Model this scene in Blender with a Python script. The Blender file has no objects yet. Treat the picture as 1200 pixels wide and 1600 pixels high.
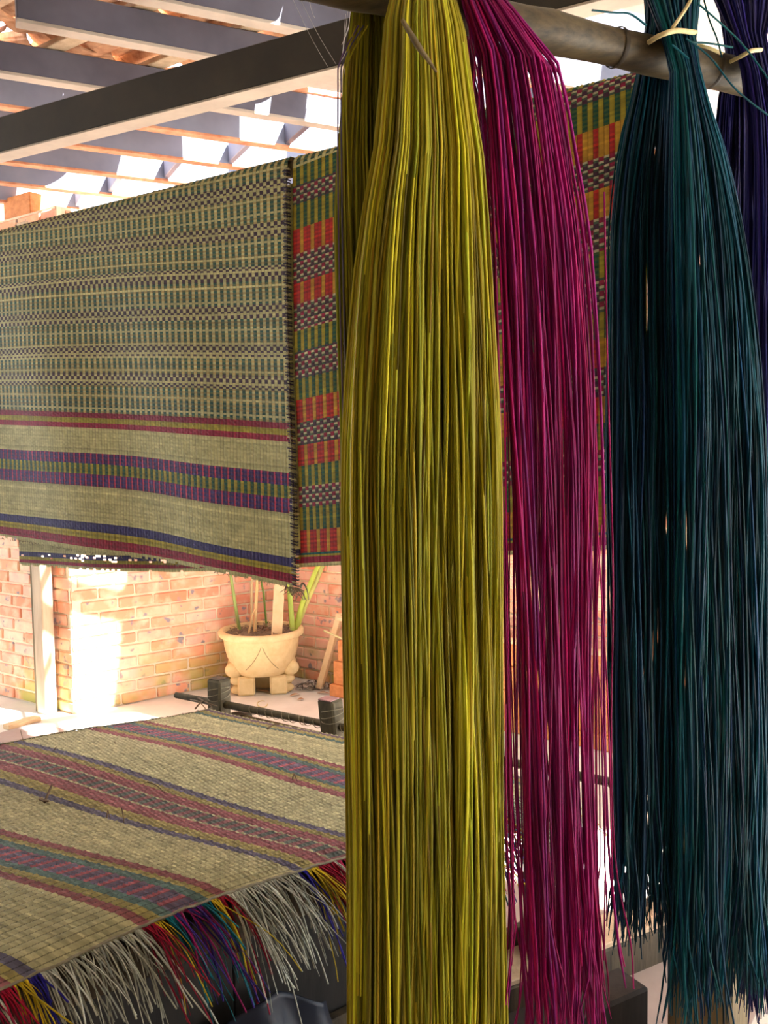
import bpy, bmesh, math, random
import numpy as np
from mathutils import Matrix, Vector

random.seed(7)
rng = np.random.default_rng(7)
SC = bpy.context.scene
COL = SC.collection

# ------------------------------------------------------------------ camera
FPX = 1400.0
EYE = np.array([0.0, 0.0, 1.5])
TH = math.atan(100 / FPX)
RHO = 0.015
Fv = np.array([0, math.cos(TH), -math.sin(TH)])
U0 = np.array([0, math.sin(TH), math.cos(TH)])
R0 = np.array([1.0, 0, 0])
Rv = math.cos(RHO) * R0 - math.sin(RHO) * U0
Uv = math.cos(RHO) * U0 + math.sin(RHO) * R0
cam = bpy.data.cameras.new('camera')
cam.sensor_fit = 'HORIZONTAL'
cam.sensor_width = 36
cam.lens = 36 * FPX / 1200
cam.clip_start = 0.02
cam_o = bpy.data.objects.new('camera', cam)
COL.objects.link(cam_o)
cam_o.matrix_world = Matrix(((Rv[0], Uv[0], -Fv[0], EYE[0]), (Rv[1], Uv[1], -Fv[1], EYE[1]),
                             (Rv[2], Uv[2], -Fv[2], EYE[2]), (0, 0, 0, 1)))
SC.camera = cam_o

# ------------------------------------------------------------------ world, sun, exposure
w = bpy.data.worlds.new('sky')
SC.world = w
w.use_nodes = True
bg = w.node_tree.nodes['Background']
bg.inputs['Color'].default_value = (0.80, 0.90, 1.0, 1)
bg.inputs['Strength'].default_value = 2.2
SUN_ELEV = math.radians(52)
UD = np.array([math.sin(math.radians(-54)), math.cos(math.radians(-54)), 0])   # along the back wall, to the far left
VD = np.array([math.sin(math.radians(36)), math.cos(math.radians(36)), 0])     # across, away from the camera
sun = bpy.data.lights.new('sun', 'SUN')
sun.energy = 30.0
sun.angle = math.radians(0.9)
sun.color = (1.0, 0.97, 0.94)
sun_o = bpy.data.objects.new('sun', sun)
COL.objects.link(sun_o)
SUN_H = (UD * 0.984 - VD * 0.18) * math.cos(SUN_ELEV)
sun_dir = Vector((SUN_H[0], SUN_H[1], -math.sin(SUN_ELEV)))
sun_o.rotation_euler = sun_dir.to_track_quat('-Z', 'Y').to_euler()
sun_o.location = (3, -2, 8)
vs = SC.view_settings
vs.view_transform = 'Standard'
vs.look = 'None'
vs.gamma = 1
vs.use_curve_mapping = False
vs.exposure = 1.25

# ------------------------------------------------------------------ pixel -> real place helpers
def ray(x, y):
    return Fv + Rv * ((x - 600) / FPX) + Uv * ((800 - y) / FPX)
def at_z(x, y, z):
    r = ray(x, y)
    return EYE + r * ((z - EYE[2]) / r[2])
def at_d(x, y, d):
    r = ray(x, y)
    return EYE + r * (d / r[1])
def on_plane(x, y, p0, n):
    r = ray(x, y)
    return EYE + r * (np.dot(np.asarray(p0) - EYE, n) / np.dot(r, n))
Z3 = np.array([0, 0, 1.0])
def az(deg):
    return np.array([math.sin(math.radians(deg)), math.cos(math.radians(deg)), 0])
def unit(v):
    v = np.asarray(v, float)
    return v / np.linalg.norm(v)

# ------------------------------------------------------------------ colours, materials
def lin(r, g, b):
    f = lambda c: (c / 255 / 12.92) if c / 255 <= 0.04045 else ((c / 255 + 0.055) / 1.055) ** 2.4
    return np.array([f(r), f(g), f(b)])
def new_mat(name):
    m = bpy.data.materials.new(name)
    m.use_nodes = True
    nt = m.node_tree
    return m, nt, nt.nodes['Principled BSDF']
def grain_mat(name, c1, c2, rough=0.7, scale=(6, 6, 6), detail=5, bump=0.15, c3=None, spec=0.4, metal=0, rnd=0.0, nscale=1.0):
    m, nt, b = new_mat(name)
    tc = nt.nodes.new('ShaderNodeTexCoord')
    mp = nt.nodes.new('ShaderNodeMapping')
    mp.inputs['Scale'].default_value = scale
    nt.links.new(tc.outputs['Object'], mp.inputs['Vector'])
    n = nt.nodes.new('ShaderNodeTexNoise')
    n.inputs['Scale'].default_value = nscale
    n.inputs['Detail'].default_value = detail
    n.inputs['Roughness'].default_value = 0.65
    nt.links.new(mp.outputs['Vector'], n.inputs['Vector'])
    r = nt.nodes.new('ShaderNodeValToRGB')
    r.color_ramp.elements[0].position = 0.32
    r.color_ramp.elements[1].position = 0.68
    r.color_ramp.elements[0].color = (*c1, 1)
    r.color_ramp.elements[1].color = (*c2, 1)
    if c3 is not None:
        e = r.color_ramp.elements.new(0.5)
        e.color = (*c3, 1)
    nt.links.new(n.outputs['Fac'], r.inputs['Fac'])
    out = r.outputs['Color']
    if rnd:
        oi = nt.nodes.new('ShaderNodeObjectInfo')
        mr = nt.nodes.new('ShaderNodeMapRange')
        mr.inputs['To Min'].default_value = 1 - rnd
        mr.inputs['To Max'].default_value = 1 + rnd
        nt.links.new(oi.outputs['Random'], mr.inputs['Value'])
        mx = nt.nodes.new('ShaderNodeVectorMath')
        mx.operation = 'SCALE'
        nt.links.new(out, mx.inputs[0])
        nt.links.new(mr.outputs['Result'], mx.inputs['Scale'])
        out = mx.outputs['Vector']
    nt.links.new(out, b.inputs['Base Color'])
    bp = nt.nodes.new('ShaderNodeBump')
    bp.inputs['Strength'].default_value = bump
    bp.inputs['Distance'].default_value = 0.01
    nt.links.new(n.outputs['Fac'], bp.inputs['Height'])
    nt.links.new(bp.outputs['Normal'], b.inputs['Normal'])
    b.inputs['Roughness'].default_value = rough
    b.inputs['Specular IOR Level'].default_value = spec
    b.inputs['Metallic'].default_value = metal
    return m
def attr_mat(name, rough=0.55, spec=0.4, noise=0.25, nscale=(40, 40, 5), trans=0.0):
    m, nt, b = new_mat(name)
    a = nt.nodes.new('ShaderNodeAttribute')
    a.attribute_name = 'Col'
    tc = nt.nodes.new('ShaderNodeTexCoord')
    mp = nt.nodes.new('ShaderNodeMapping')
    mp.inputs['Scale'].default_value = nscale
    nt.links.new(tc.outputs['Object'], mp.inputs['Vector'])
    n = nt.nodes.new('ShaderNodeTexNoise')
    n.inputs['Scale'].default_value = 1.0
    n.inputs['Detail'].default_value = 3
    nt.links.new(mp.outputs['Vector'], n.inputs['Vector'])
    mr = nt.nodes.new('ShaderNodeMapRange')
    mr.inputs['From Min'].default_value = 0.3
    mr.inputs['From Max'].default_value = 0.7
    mr.inputs['To Min'].default_value = 1 - noise
    mr.inputs['To Max'].default_value = 1 + noise
    nt.links.new(n.outputs['Fac'], mr.inputs['Value'])
    mx = nt.nodes.new('ShaderNodeVectorMath')
    mx.operation = 'SCALE'
    nt.links.new(a.outputs['Color'], mx.inputs[0])
    nt.links.new(mr.outputs['Result'], mx.inputs['Scale'])
    nt.links.new(mx.outputs['Vector'], b.inputs['Base Color'])
    b.inputs['Roughness'].default_value = rough
    b.inputs['Specular IOR Level'].default_value = spec
    if trans:
        b.inputs['Transmission Weight'].default_value = 0
    return m

M = {}
M['concrete'] = grain_mat('pale_concrete', lin(205, 198, 188), lin(226, 220, 210), 0.85, (3, 3, 3), 8, 0.1)
M['mortar'] = grain_mat('mortar', lin(224, 204, 170), lin(238, 222, 194), 0.95, (20, 20, 20), 6, 0.3)
M['timber_dark'] = grain_mat('dark_timber', lin(52, 44, 34), lin(96, 84, 64), 0.75, (30, 30, 3), 5, 0.3)
M['timber_black'] = grain_mat('shade_black_timber', lin(30, 28, 26), lin(48, 44, 40), 0.8, (25, 25, 3), 5, 0.2)  # near-black stands for shade under the platform and before the sill beam
M['timber_mid'] = grain_mat('grey_brown_timber', lin(62, 56, 42), lin(98, 90, 68), 0.8, (25, 25, 8), 5, 0.3)
M['timber_brown'] = grain_mat('brown_timber', lin(92, 78, 52), lin(130, 112, 78), 0.75, (25, 25, 2.5), 5, 0.3)
M['timber_pale'] = grain_mat('pale_timber', lin(176, 150, 122), lin(208, 184, 154), 0.7, (25, 25, 2.5), 5, 0.2)
M['timber_orange'] = grain_mat('orange_timber', lin(196, 118, 62), lin(226, 150, 90), 0.6, (3, 30, 30), 5, 0.15)
M['board_tan'] = grain_mat('tan_board', lin(214, 178, 132), lin(230, 198, 156), 0.7, (10, 10, 10), 4, 0.1)
M['steel_dark'] = grain_mat('shaded_steel', lin(76, 76, 88), lin(98, 98, 112), 0.45, (3, 3, 3), 4, 0.03)
M['steel_pale'] = grain_mat('sunlit_steel', lin(116, 120, 138), lin(134, 138, 156), 0.5, (3, 3, 3), 4, 0.03)
M['beam'] = grain_mat('brown_painted_beam', lin(36, 31, 24), lin(52, 46, 36), 0.6, (5, 5, 5), 5, 0.05)
M['beam_under'] = grain_mat('pale_flange', lin(156, 146, 134), lin(178, 166, 152), 0.7, (5, 5, 5), 5, 0.05)
M['bamboo'] = grain_mat('old_bamboo', lin(52, 44, 30), lin(98, 84, 56), 0.5, (10, 60, 60), 5, 0.12)
M['bamboo_ring'] = grain_mat('bamboo_node', lin(46, 38, 26), lin(66, 54, 36), 0.6, (30, 30, 30), 3, 0.1)
M['tile'] = grain_mat('clay_tile', lin(150, 98, 66), lin(214, 170, 132), 0.85, (14, 14, 14), 6, 0.3, rnd=0.3)
M['batten'] = grain_mat('terracotta_bounce_batten', lin(176, 104, 72), lin(214, 160, 124), 0.85, (12, 12, 12), 5, 0.2)
M['pot'] = grain_mat('sandstone', lin(214, 184, 132), lin(230, 204, 154), 0.85, (18, 18, 18), 6, 0.15)
M['pot_line'] = grain_mat('incised_line', lin(150, 126, 92), lin(170, 146, 108), 0.9, (18, 18, 18), 3, 0.1)
M['soil'] = grain_mat('dry_soil', lin(96, 80, 66), lin(140, 120, 100), 0.95, (40, 40, 40), 6, 0.4)
M['litter'] = attr_mat('dry_litter', 0.85, 0.2, 0.2, (20, 20, 20))
M['stalk'] = attr_mat('plant_stalk', 0.6, 0.3, 0.2, (20, 20, 8))
M['reed'] = attr_mat('dyed_reed', 0.5, 0.14, 0.22, (25, 25, 4))
M['weave'] = attr_mat('woven_reed', 0.6, 0.3, 0.16, (30, 30, 30))
M['string'] = grain_mat('pale_string', lin(196, 178, 120), lin(216, 200, 150), 0.7, (40, 40, 40), 3, 0.1)
M['dark_cord'] = grain_mat('dark_cord', lin(40, 36, 48), lin(76, 68, 72), 0.85, (60, 60, 60), 3, 0.2)
M['grey_cord'] = grain_mat('grey_cord', lin(120, 112, 92), lin(150, 142, 120), 0.85, (60, 60, 60), 3, 0.2)
M['tarp'] = grain_mat('blue_tarpaulin', lin(14, 22, 38), lin(22, 34, 54), 0.45, (6, 6, 6), 4, 0.2)
M['twig'] = grain_mat('dry_twig', lin(84, 68, 52), lin(124, 104, 82), 0.85, (30, 30, 30), 3, 0.2)
M['web'] = grain_mat('cobweb', lin(150, 146, 138), lin(176, 172, 164), 0.8, (30, 30, 30), 2, 0.0)
M['purple_mark'] = grain_mat('pinkish_end_grain', lin(150, 110, 112), lin(176, 136, 134), 0.85, (30, 30, 30), 3, 0.1)

# brick: per-brick colour from the object's random value, blotches from noise
def brick_mat():
    m, nt, b = new_mat('red_brick')
    oi = nt.nodes.new('ShaderNodeObjectInfo')
    r = nt.nodes.new('ShaderNodeValToRGB')
    cr = r.color_ramp
    cr.elements[0].position = 0.0
    cr.elements[0].color = (*lin(236, 156, 120), 1)
    cr.elements[1].position = 1.0
    cr.elements[1].color = (*lin(244, 200, 172), 1)
    for p, c in ((0.3, lin(242, 174, 138)), (0.55, lin(238, 180, 160)), (0.8, lin(232, 144, 106))):
        e = cr.elements.new(p)
        e.color = (*c, 1)
    nt.links.new(oi.outputs['Random'], r.inputs['Fac'])
    geo = nt.nodes.new('ShaderNodeNewGeometry')
    n = nt.nodes.new('ShaderNodeTexNoise')
    n.inputs['Scale'].default_value = 14
    n.inputs['Detail'].default_value = 5
    nt.links.new(geo.outputs['Position'], n.inputs['Vector'])
    r2 = nt.nodes.new('ShaderNodeValToRGB')
    r2.color_ramp.elements[0].position = 0.45
    r2.color_ramp.elements[1].position = 0.72
    r2.color_ramp.elements[0].color = (0, 0, 0, 1)
    r2.color_ramp.elements[1].color = (0.85, 0.85, 0.85, 1)
    nt.links.new(n.outputs['Fac'], r2.inputs['Fac'])
    mx = nt.nodes.new('ShaderNodeMixRGB')
    mx.inputs['Color2'].default_value = (*lin(238, 208, 176), 1)
    nt.links.new(r2.outputs['Color'], mx.inputs['Fac'])
    nt.links.new(r.outputs['Color'], mx.inputs['Color1'])
    # bluish burnt flecks
    n3 = nt.nodes.new('ShaderNodeTexNoise')
    n3.inputs['Scale'].default_value = 16
    n3.inputs['Detail'].default_value = 2
    nt.links.new(geo.outputs['Position'], n3.inputs['Vector'])
    r3 = nt.nodes.new('ShaderNodeValToRGB')
    r3.color_ramp.elements[0].position = 0.64
    r3.color_ramp.elements[1].position = 0.70
    nt.links.new(n3.outputs['Fac'], r3.inputs['Fac'])
    mx3 = nt.nodes.new('ShaderNodeMixRGB')
    mx3.inputs['Color2'].default_value = (*lin(150, 136, 140), 1)
    nt.links.new(r3.outputs['Color'], mx3.inputs['Fac'])
    nt.links.new(mx.outputs['Color'], mx3.inputs['Color1'])
    # greenish moss stain low on the wall
    sp = nt.nodes.new('ShaderNodeSeparateXYZ')
    nt.links.new(geo.outputs['Position'], sp.inputs[0])
    mr = nt.nodes.new('ShaderNodeMapRange')
    mr.inputs['From Min'].default_value = 0.38
    mr.inputs['From Max'].default_value = 0.02
    nt.links.new(sp.outputs['Z'], mr.inputs['Value'])
    n4 = nt.nodes.new('ShaderNodeTexNoise')
    n4.inputs['Scale'].default_value = 4
    nt.links.new(geo.outputs['Position'], n4.inputs['Vector'])
    r4 = nt.nodes.new('ShaderNodeValToRGB')
    r4.color_ramp.elements[0].position = 0.46
    r4.color_ramp.elements[1].position = 0.6
    nt.links.new(n4.outputs['Fac'], r4.inputs['Fac'])
    mu = nt.nodes.new('ShaderNodeMath')
    mu.operation = 'MULTIPLY'
    nt.links.new(mr.outputs['Result'], mu.inputs[0])
    nt.links.new(r4.outputs['Color'], mu.inputs[1])
    mx4 = nt.nodes.new('ShaderNodeMixRGB')
    mx4.inputs['Color2'].default_value = (*lin(180, 168, 84), 1)
    nt.links.new(mu.outputs[0], mx4.inputs['Fac'])
    nt.links.new(mx3.outputs['Color'], mx4.inputs['Color1'])
    nt.links.new(mx4.outputs['Color'], b.inputs['Base Color'])
    bp = nt.nodes.new('ShaderNodeBump')
    bp.inputs['Strength'].default_value = 0.3
    bp.inputs['Distance'].default_value = 0.004
    nt.links.new(n.outputs['Fac'], bp.inputs['Height'])
    nt.links.new(bp.outputs['Normal'], b.inputs['Normal'])
    b.inputs['Roughness'].default_value = 0.9
    return m
M['brick'] = brick_mat()

# ------------------------------------------------------------------ object helpers
def tag(o, label=None, cat=None, group=None, kind=None):
    if label: o['label'] = label
    if cat: o['category'] = cat
    if group: o['group'] = group
    if kind: o['kind'] = kind
    return o
def empty(name, loc, label=None, cat=None, group=None, kind=None):
    o = bpy.data.objects.new(name, None)
    o.empty_display_size = 0.05
    COL.objects.link(o)
    o.location = Vector(loc)
    return tag(o, label, cat, group, kind)
def add(name, me, parent=None):
    o = bpy.data.objects.new(name, me)
    COL.objects.link(o)
    if parent is not None:
        o.parent = parent
        p, q = Vector((0, 0, 0)), parent
        while q is not None:
            p += q.location
            q = q.parent
        o.location = -p            # parents are only translated; children keep world coordinates
    return o
def np_mesh(name, V, Fq, mat, parent=None, cols=None, smooth=True):
    """V (n,3), Fq (m,4 or 3) arrays -> ONE mesh object, optional per-face colour"""
    V = np.asarray(V, np.float32)
    Fq = np.asarray(Fq, np.int32)
    k = Fq.shape[1]
    me = bpy.data.meshes.new(name)
    me.vertices.add(len(V))
    me.vertices.foreach_set('co', V.ravel())
    me.loops.add(len(Fq) * k)
    me.loops.foreach_set('vertex_index', Fq.ravel())
    me.polygons.add(len(Fq))
    me.polygons.foreach_set('loop_start', np.arange(0, len(Fq) * k, k, dtype=np.int32))
    me.polygons.foreach_set('loop_total', np.full(len(Fq), k, np.int32))
    me.polygons.foreach_set('use_smooth', np.full(len(Fq), smooth, bool))
    me.update(calc_edges=True)
    if cols is not None:
        a = me.attributes.new('Col', 'FLOAT_COLOR', 'FACE')
        c = np.ones((len(Fq), 4), np.float32)
        c[:, :3] = cols
        a.data.foreach_set('color', c.ravel())
    me.materials.append(mat)
    return add(name, me, parent)
def bm_obj(name, bm, mats, parent=None, smooth=False):
    me = bpy.data.meshes.new(name)
    bm.normal_update()
    if smooth:
        for f in bm.faces: f.smooth = True
    bm.to_mesh(me)
    bm.free()
    for m in (mats if isinstance(mats, (list, tuple)) else [mats]):
        me.materials.append(m)
    return add(name, me, parent)
def add_box(bm, c, ax, ay, az_, sx, sy, sz, bev=0.004, mi=0):
    """box centred at c with unit axes and full sizes, chamfered"""
    g = bmesh.ops.create_cube(bm, size=1)
    vs_ = g['verts']
    mtx = Matrix(((ax[0] * sx, ay[0] * sy, az_[0] * sz, c[0]), (ax[1] * sx, ay[1] * sy, az_[1] * sz, c[1]),
                  (ax[2] * sx, ay[2] * sy, az_[2] * sz, c[2]), (0, 0, 0, 1)))
    bmesh.ops.transform(bm, matrix=mtx, verts=vs_)
    if bev:
        es = list({e for v in vs_ for e in v.link_edges})
        r = bmesh.ops.bevel(bm, geom=es, offset=bev, segments=1, affect='EDGES', profile=0.5)
        fs = r['faces']
    if mi:
        for v in bm.verts:
            pass
    return vs_
def box(name, c, ax, ay, sx, sy, sz, mat, parent=None, bev=0.004, az_=None):
    bm = bmesh.new()
    ax, ay = unit(ax), unit(ay)
    add_box(bm, c, ax, ay, unit(az_) if az_ is not None else np.cross(ax, ay), sx, sy, sz, bev)
    bmesh.ops.recalc_face_normals(bm, faces=bm.faces)
    return bm_obj(name, bm, mat, parent)
def beam_between(name, p, q, wid, hei, mat, parent=None, up=Z3, bev=0.004):
    """box running p->q (centres of the end faces)"""
    p, q = np.asarray(p, float), np.asarray(q, float)
    ax = unit(q - p)
    ay = unit(np.cross(up, ax))
    return box(name, (p + q) / 2, ax, ay, np.linalg.norm(q - p), wid, hei, mat, parent, bev)
def tubes_arrays(paths, rad, cols=None, sides=4, ref=(0.3, 1, 0.05), flat=1.0, cap=True):
    """paths (n,k,3); rad (n,) or (n,k); cols (n,3)"""
    P = np.asarray(paths, float)
    n, k, _ = P.shape
    T = np.gradient(P, axis=1)
    T /= np.linalg.norm(T, axis=2, keepdims=True) + 1e-9
    ref = np.broadcast_to(np.asarray(ref, float), T.shape)
    N1 = np.cross(T, ref)
    N1 /= np.linalg.norm(N1, axis=2, keepdims=True) + 1e-9
    N2 = np.cross(T, N1)
    rad = np.asarray(rad, float)
    if rad.ndim == 1: rad = np.repeat(rad[:, None], k, 1)
    ang = np.arange(sides) * 2 * math.pi / sides + 0.4
    V = (P[:, :, None, :] + rad[:, :, None, None] * (np.cos(ang)[None, None, :, None] * N1[:, :, None, :]
         + flat * np.sin(ang)[None, None, :, None] * N2[:, :, None, :]))
    idx = np.arange(n * k * sides).reshape(n, k, sides)
    a = idx[:, :-1, :]
    b = np.roll(a, -1, axis=2)
    d = idx[:, 1:, :]
    c = np.roll(d, -1, axis=2)
    Fq = np.stack([a, b, c, d], -1).reshape(-1, 4)
    fc = None
    if cols is not None:
        fc = np.repeat(np.asarray(cols), (k - 1) * sides, axis=0)
    return V.reshape(-1, 3), Fq, fc
def tubes(name, paths, rad, mat, parent=None, cols=None, sides=4, ref=(0.3, 1, 0.05), flat=1.0):
    V, Fq, fc = tubes_arrays(paths, rad, cols, sides, ref, flat)
    return np_mesh(name, V, Fq, mat, parent, fc)
def resample(pts, k):
    """smooth path through pts (Catmull-Rom) with k points"""
    P = np.asarray(pts, float)
    m = len(P)
    t = np.linspace(0, m - 1, k)
    i = np.clip(t.astype(int), 0, m - 2)
    u = (t - i)[:, None]
    g = lambda j: P[np.clip(j, 0, m - 1)]
    p0, p1, p2, p3 = g(i - 1), g(i), g(i + 1), g(i + 2)
    return 0.5 * (2 * p1 + (p2 - p0) * u + (2 * p0 - 5 * p1 + 4 * p2 - p3) * u ** 2 + (3 * p1 - p0 - 3 * p2 + p3) * u ** 3)
def jit(c, n, amt=0.18, hue=0.05):
    """n colours around c"""
    c = np.asarray(c)
    k = np.exp(rng.normal(0, amt, (n, 1)))
    return np.clip(c[None] * k * (1 + rng.normal(0, hue, (n, 3))), 0, 0.95)

# ------------------------------------------------------------------ setting: floor, walls
NV, FV = 3.12, 3.72                       # the strip of open roof lies between these two lines (distance along VD)
C0 = at_z(117, 1117, 0)                   # outer corner of the left wall
C1 = at_z(435, 1054, 0)                   # inner corner
Cr = C1 + unit(at_z(955, 1149, 0) - C1) * 4.2
Cl = C0 + unit(at_z(0, 1087, 0) - C0) * 1.7
WALL_H = 2.86

fl = np_mesh('floor', [(-14, -12, 0), (14, -12, 0), (14, 16, 0), (-14, 16, 0)], [(0, 1, 2, 3)], M['concrete'], smooth=False)
tag(fl, kind='structure')

sl = box('floor', UD * 2.5 + VD * 1.55 + Z3 * .004, UD, VD, 3.9, 2.54, .008, grain_mat('pinkish_shade_slab', lin(150, 132, 124), lin(172, 154, 146), 0.85, (3, 3, 3), 8, 0.1), None, 0)  # thin pinkish floor layer; its darker tone also stands for shade under the platform
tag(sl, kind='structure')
def brick_mesh(L, H, D, seed):
    bm = bmesh.new()
    add_box(bm, (0, 0, 0), (1, 0, 0), (0, 1, 0), (0, 0, 1), L, D, H, 0.006)
    r = random.Random(seed)
    for v in bm.verts:
        v.co += Vector((r.uniform(-.002, .002), r.uniform(-.0015, .0015), r.uniform(-.002, .002)))
    me = bpy.data.meshes.new('brick')
    bm.to_mesh(me)
    bm.free()
    me.materials.append(M['brick'])
    return me
BL, BH, BD, JT = 0.212, 0.061, 0.05, 0.011
BRICKS = [brick_mesh(BL, BH, BD, s) for s in range(4)]
HALVES = [brick_mesh(0.1, BH, BD, s) for s in range(10, 13)]
def face_bricks(parent, p, q, n, z0, z1, keep=lambda s, z: True, offset0=0):
    """courses of single bricks on the wall face running p->q, outward normal n"""
    L = np.linalg.norm(q - p)
    d = unit(q - p)
    rot = math.atan2(d[1], d[0])
    row = 0
    z = z0
    while z + BH <= z1 + 1e-6:
        s = (-0.5 * (BL + JT) if row % 2 else 0.0) + offset0 + random.uniform(-.02, .02)
        while s < L - 0.02:
            a, b = max(s, 0.003), min(s + BL, L - 0.003)
            if b - a > 0.04 and keep((a + b) / 2, z):
                full = b - a > BL - 0.01
                me = random.choice(BRICKS if (b - a) > 0.15 else HALVES)
                o = bpy.data.objects.new('brick', me)
                COL.objects.link(o)
                o.parent = parent
                c = p + d * (a + b) / 2 + n * (random.uniform(-0.008, -0.002) - BD / 2 + 0.004)
                o.location = Vector((c[0], c[1], z + BH / 2)) - parent.location
                o.rotation_euler = (random.uniform(-.006, .006), 0, rot + random.uniform(-.006, .006))
                o.scale = ((b - a) / (BL if (b - a) > 0.15 else 0.1), 1, random.uniform(0.96, 1.03))
            s += BL + JT
        z += BH + JT
        row += 1
def wall_box(name, p, q, n, parent=None):
    """mortar core, its face 18 mm behind the bricks' faces"""
    mid = (p + q) / 2 - n * (0.012 + 0.09)
    d = unit(q - p)
    return box(name, (mid[0], mid[1], WALL_H / 2), d, n, np.linalg.norm(q - p), 0.18, WALL_H, M['mortar'], parent, 0)
def perp(d):                              # horizontal normal facing the camera side
    n = np.array([d[1], -d[0], 0])
    return n
dF = unit(C0 - Cl); nF = perp(dF)
dS = unit(C1 - C0); nS = perp(dS)
dB = unit(Cr - C1); nB = perp(dB)
if np.dot(nF, EYE - C0) < 0: nF = -nF
if np.dot(nS, np.array([1, 0, 0])) < 0: nS = -nS
if np.dot(nB, EYE - C1) < 0: nB = -nB

wl = empty('wall_left', (C0[0], C0[1], 0), kind='structure')
wall_box('mortar', Cl, C0, nF, wl)
ws = empty('wall_side', (C0[0], C0[1], 0), kind='structure')
wall_box('mortar', C0, C1, nS, ws)
face_bricks(wl, Cl, C0, nF, 0.005, 1.02, lambda s, z: s > 0.75)
face_bricks(wl, Cl, C0, nF, 2.64, WALL_H, lambda s, z: s > 0.75)
face_bricks(ws, C0, C1, nS, 0.005, 1.02, offset0=0.05)
face_bricks(ws, C0, C1, nS, 2.64, WALL_H, offset0=0.05)
wb = empty('wall_back', (C1[0], C1[1], 0), kind='structure')
wall_box('mortar', C1, Cr, nB, wb)
face_bricks(wb, C1, Cr, nB, 0.005, 1.16, lambda s, z: s < 3.6)
def far_bricks(parent, p, q, n, z0, z1):
    """the courses the mats hide, joined into one part"""
    d = unit(q - p); L = np.linalg.norm(q - p)
    V, Fq = [], []
    row, z = 0, z0
    while z + BH <= z1 + 1e-6:
        s_ = -0.5 * (BL + JT) if row % 2 else 0.0
        while s_ < L:
            a, b = max(s_, .003), min(s_ + BL, L - .003)
            if b - a > .04:
                k = len(V); o_ = random.uniform(-.004, .002)
                for dep in (-.03, o_):
                    for (s2_, z2_) in ((a, z), (b, z), (b, z + BH), (a, z + BH)):
                        V.append(p + d * s2_ + n * dep + Z3 * z2_)
                Fq += [(k + 4, k + 5, k + 6, k + 7)] + [(k + i, k + (i + 1) % 4, k + 4 + (i + 1) % 4, k + 4 + i) for i in range(4)]
            s_ += BL + JT
        z += BH + JT; row += 1
    np_mesh('brick_courses', V, Fq, M['brick'], parent, smooth=False)['kind'] = 'stuff'
N0 = 0.005 + 16 * (BH + JT)
far_bricks(wb, C1, Cr, nB, N0, WALL_H)
far_bricks(ws, C0, C1, nS, 0.005 + 14 * (BH + JT), 2.62)
far_bricks(wl, Cl, C0, nF, 0.005 + 14 * (BH + JT), 2.62)

# unseen walls added behind and beside the camera to cut the foreground light
M['shade_wall_mat'] = grain_mat('shade_wall_planks', lin(120, 100, 78), lin(150, 128, 100), 0.85, (8, 8, 1), 5, 0.2)
def shade_wall(name, ua, ub, va, vb, h):
    a_, b_ = UD * ua + VD * va, UD * ub + VD * vb
    d_ = unit(b_ - a_)
    tag(box(name, ((a_[0] + b_[0]) / 2, (a_[1] + b_[1]) / 2, h / 2), d_, np.cross(Z3, d_), np.linalg.norm(b_ - a_), .12, h, M['shade_wall_mat'], None, 0), kind='structure')
shade_wall('shade_wall_front', -3.4, 6.5, -2.2, -2.2, 3.16)
shade_wall('shade_wall_right', -3.4, -3.4, -2.1, 2.2, 3.16)

# ------------------------------------------------------------------ roof: beam, purlins, battens, tiles
ZP = 2.97                                  # underside of the purlins
WD = az(63.5)                              # purlins run this way
WN = np.array([WD[1], -WD[0], 0])          # towards the camera
def purlin_line(m, x):                     # point of purlin m (distance along -WN) straight above pixel column x
    k = (x - 600) / FPX
    Y = m / (-WN[1] - WN[0] * k)
    return np.array([k * Y, Y, 0])
ceil_ = empty('ceiling', (0, 0, 3.15), kind='structure')
bA, bB = at_z(0, 240, 2.6), at_z(536, 103, 2.6)
bd = unit(bB - bA)
bn = perp(bd)
if np.dot(bn, EYE - bA) < 0: bn = -bn
cb = empty('roof_beam', (*(bA - bd * 1.2)[:2], 2.6), 'dark brown beam with pale underside running diagonally over the hung mats', 'beam')
p, q = bA - bd * 1.4 - bn * 0.035, bA + bd * 3.6 - bn * 0.035
beam_between('beam_web', p + Z3 * 0.068, q + Z3 * 0.068, 0.07, 0.125, M['beam'], cb, bev=0.003)
o = beam_between('flange', p + Z3 * 0.002, q + Z3 * 0.002, 0.072, 0.007, M['beam_under'], cb, bev=0.001)
o['label'] = 'pale underside'
P_LABEL = {
 -2: 'steel purlin at the top right corner behind the teal reeds',
 -1: 'steel purlin crossing above the bamboo pole, pale at its far end',
 0: 'dark steel purlin at the top edge, left of the yellow reeds',
 1: 'dark steel purlin with a cut left end, at the top left corner',
 2: 'dark steel purlin, second one up from the diagonal beam at the left',
 3: 'topmost pale purlin under the diagonal beam, lowest above it at left',
 4: 'second pale purlin counted down from the diagonal beam',
 5: 'third pale purlin counted down from the diagonal beam',
 6: 'fourth pale purlin counted down from the diagonal beam',
 7: 'lowest pale purlin above the brick wall top at the left',
}
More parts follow.
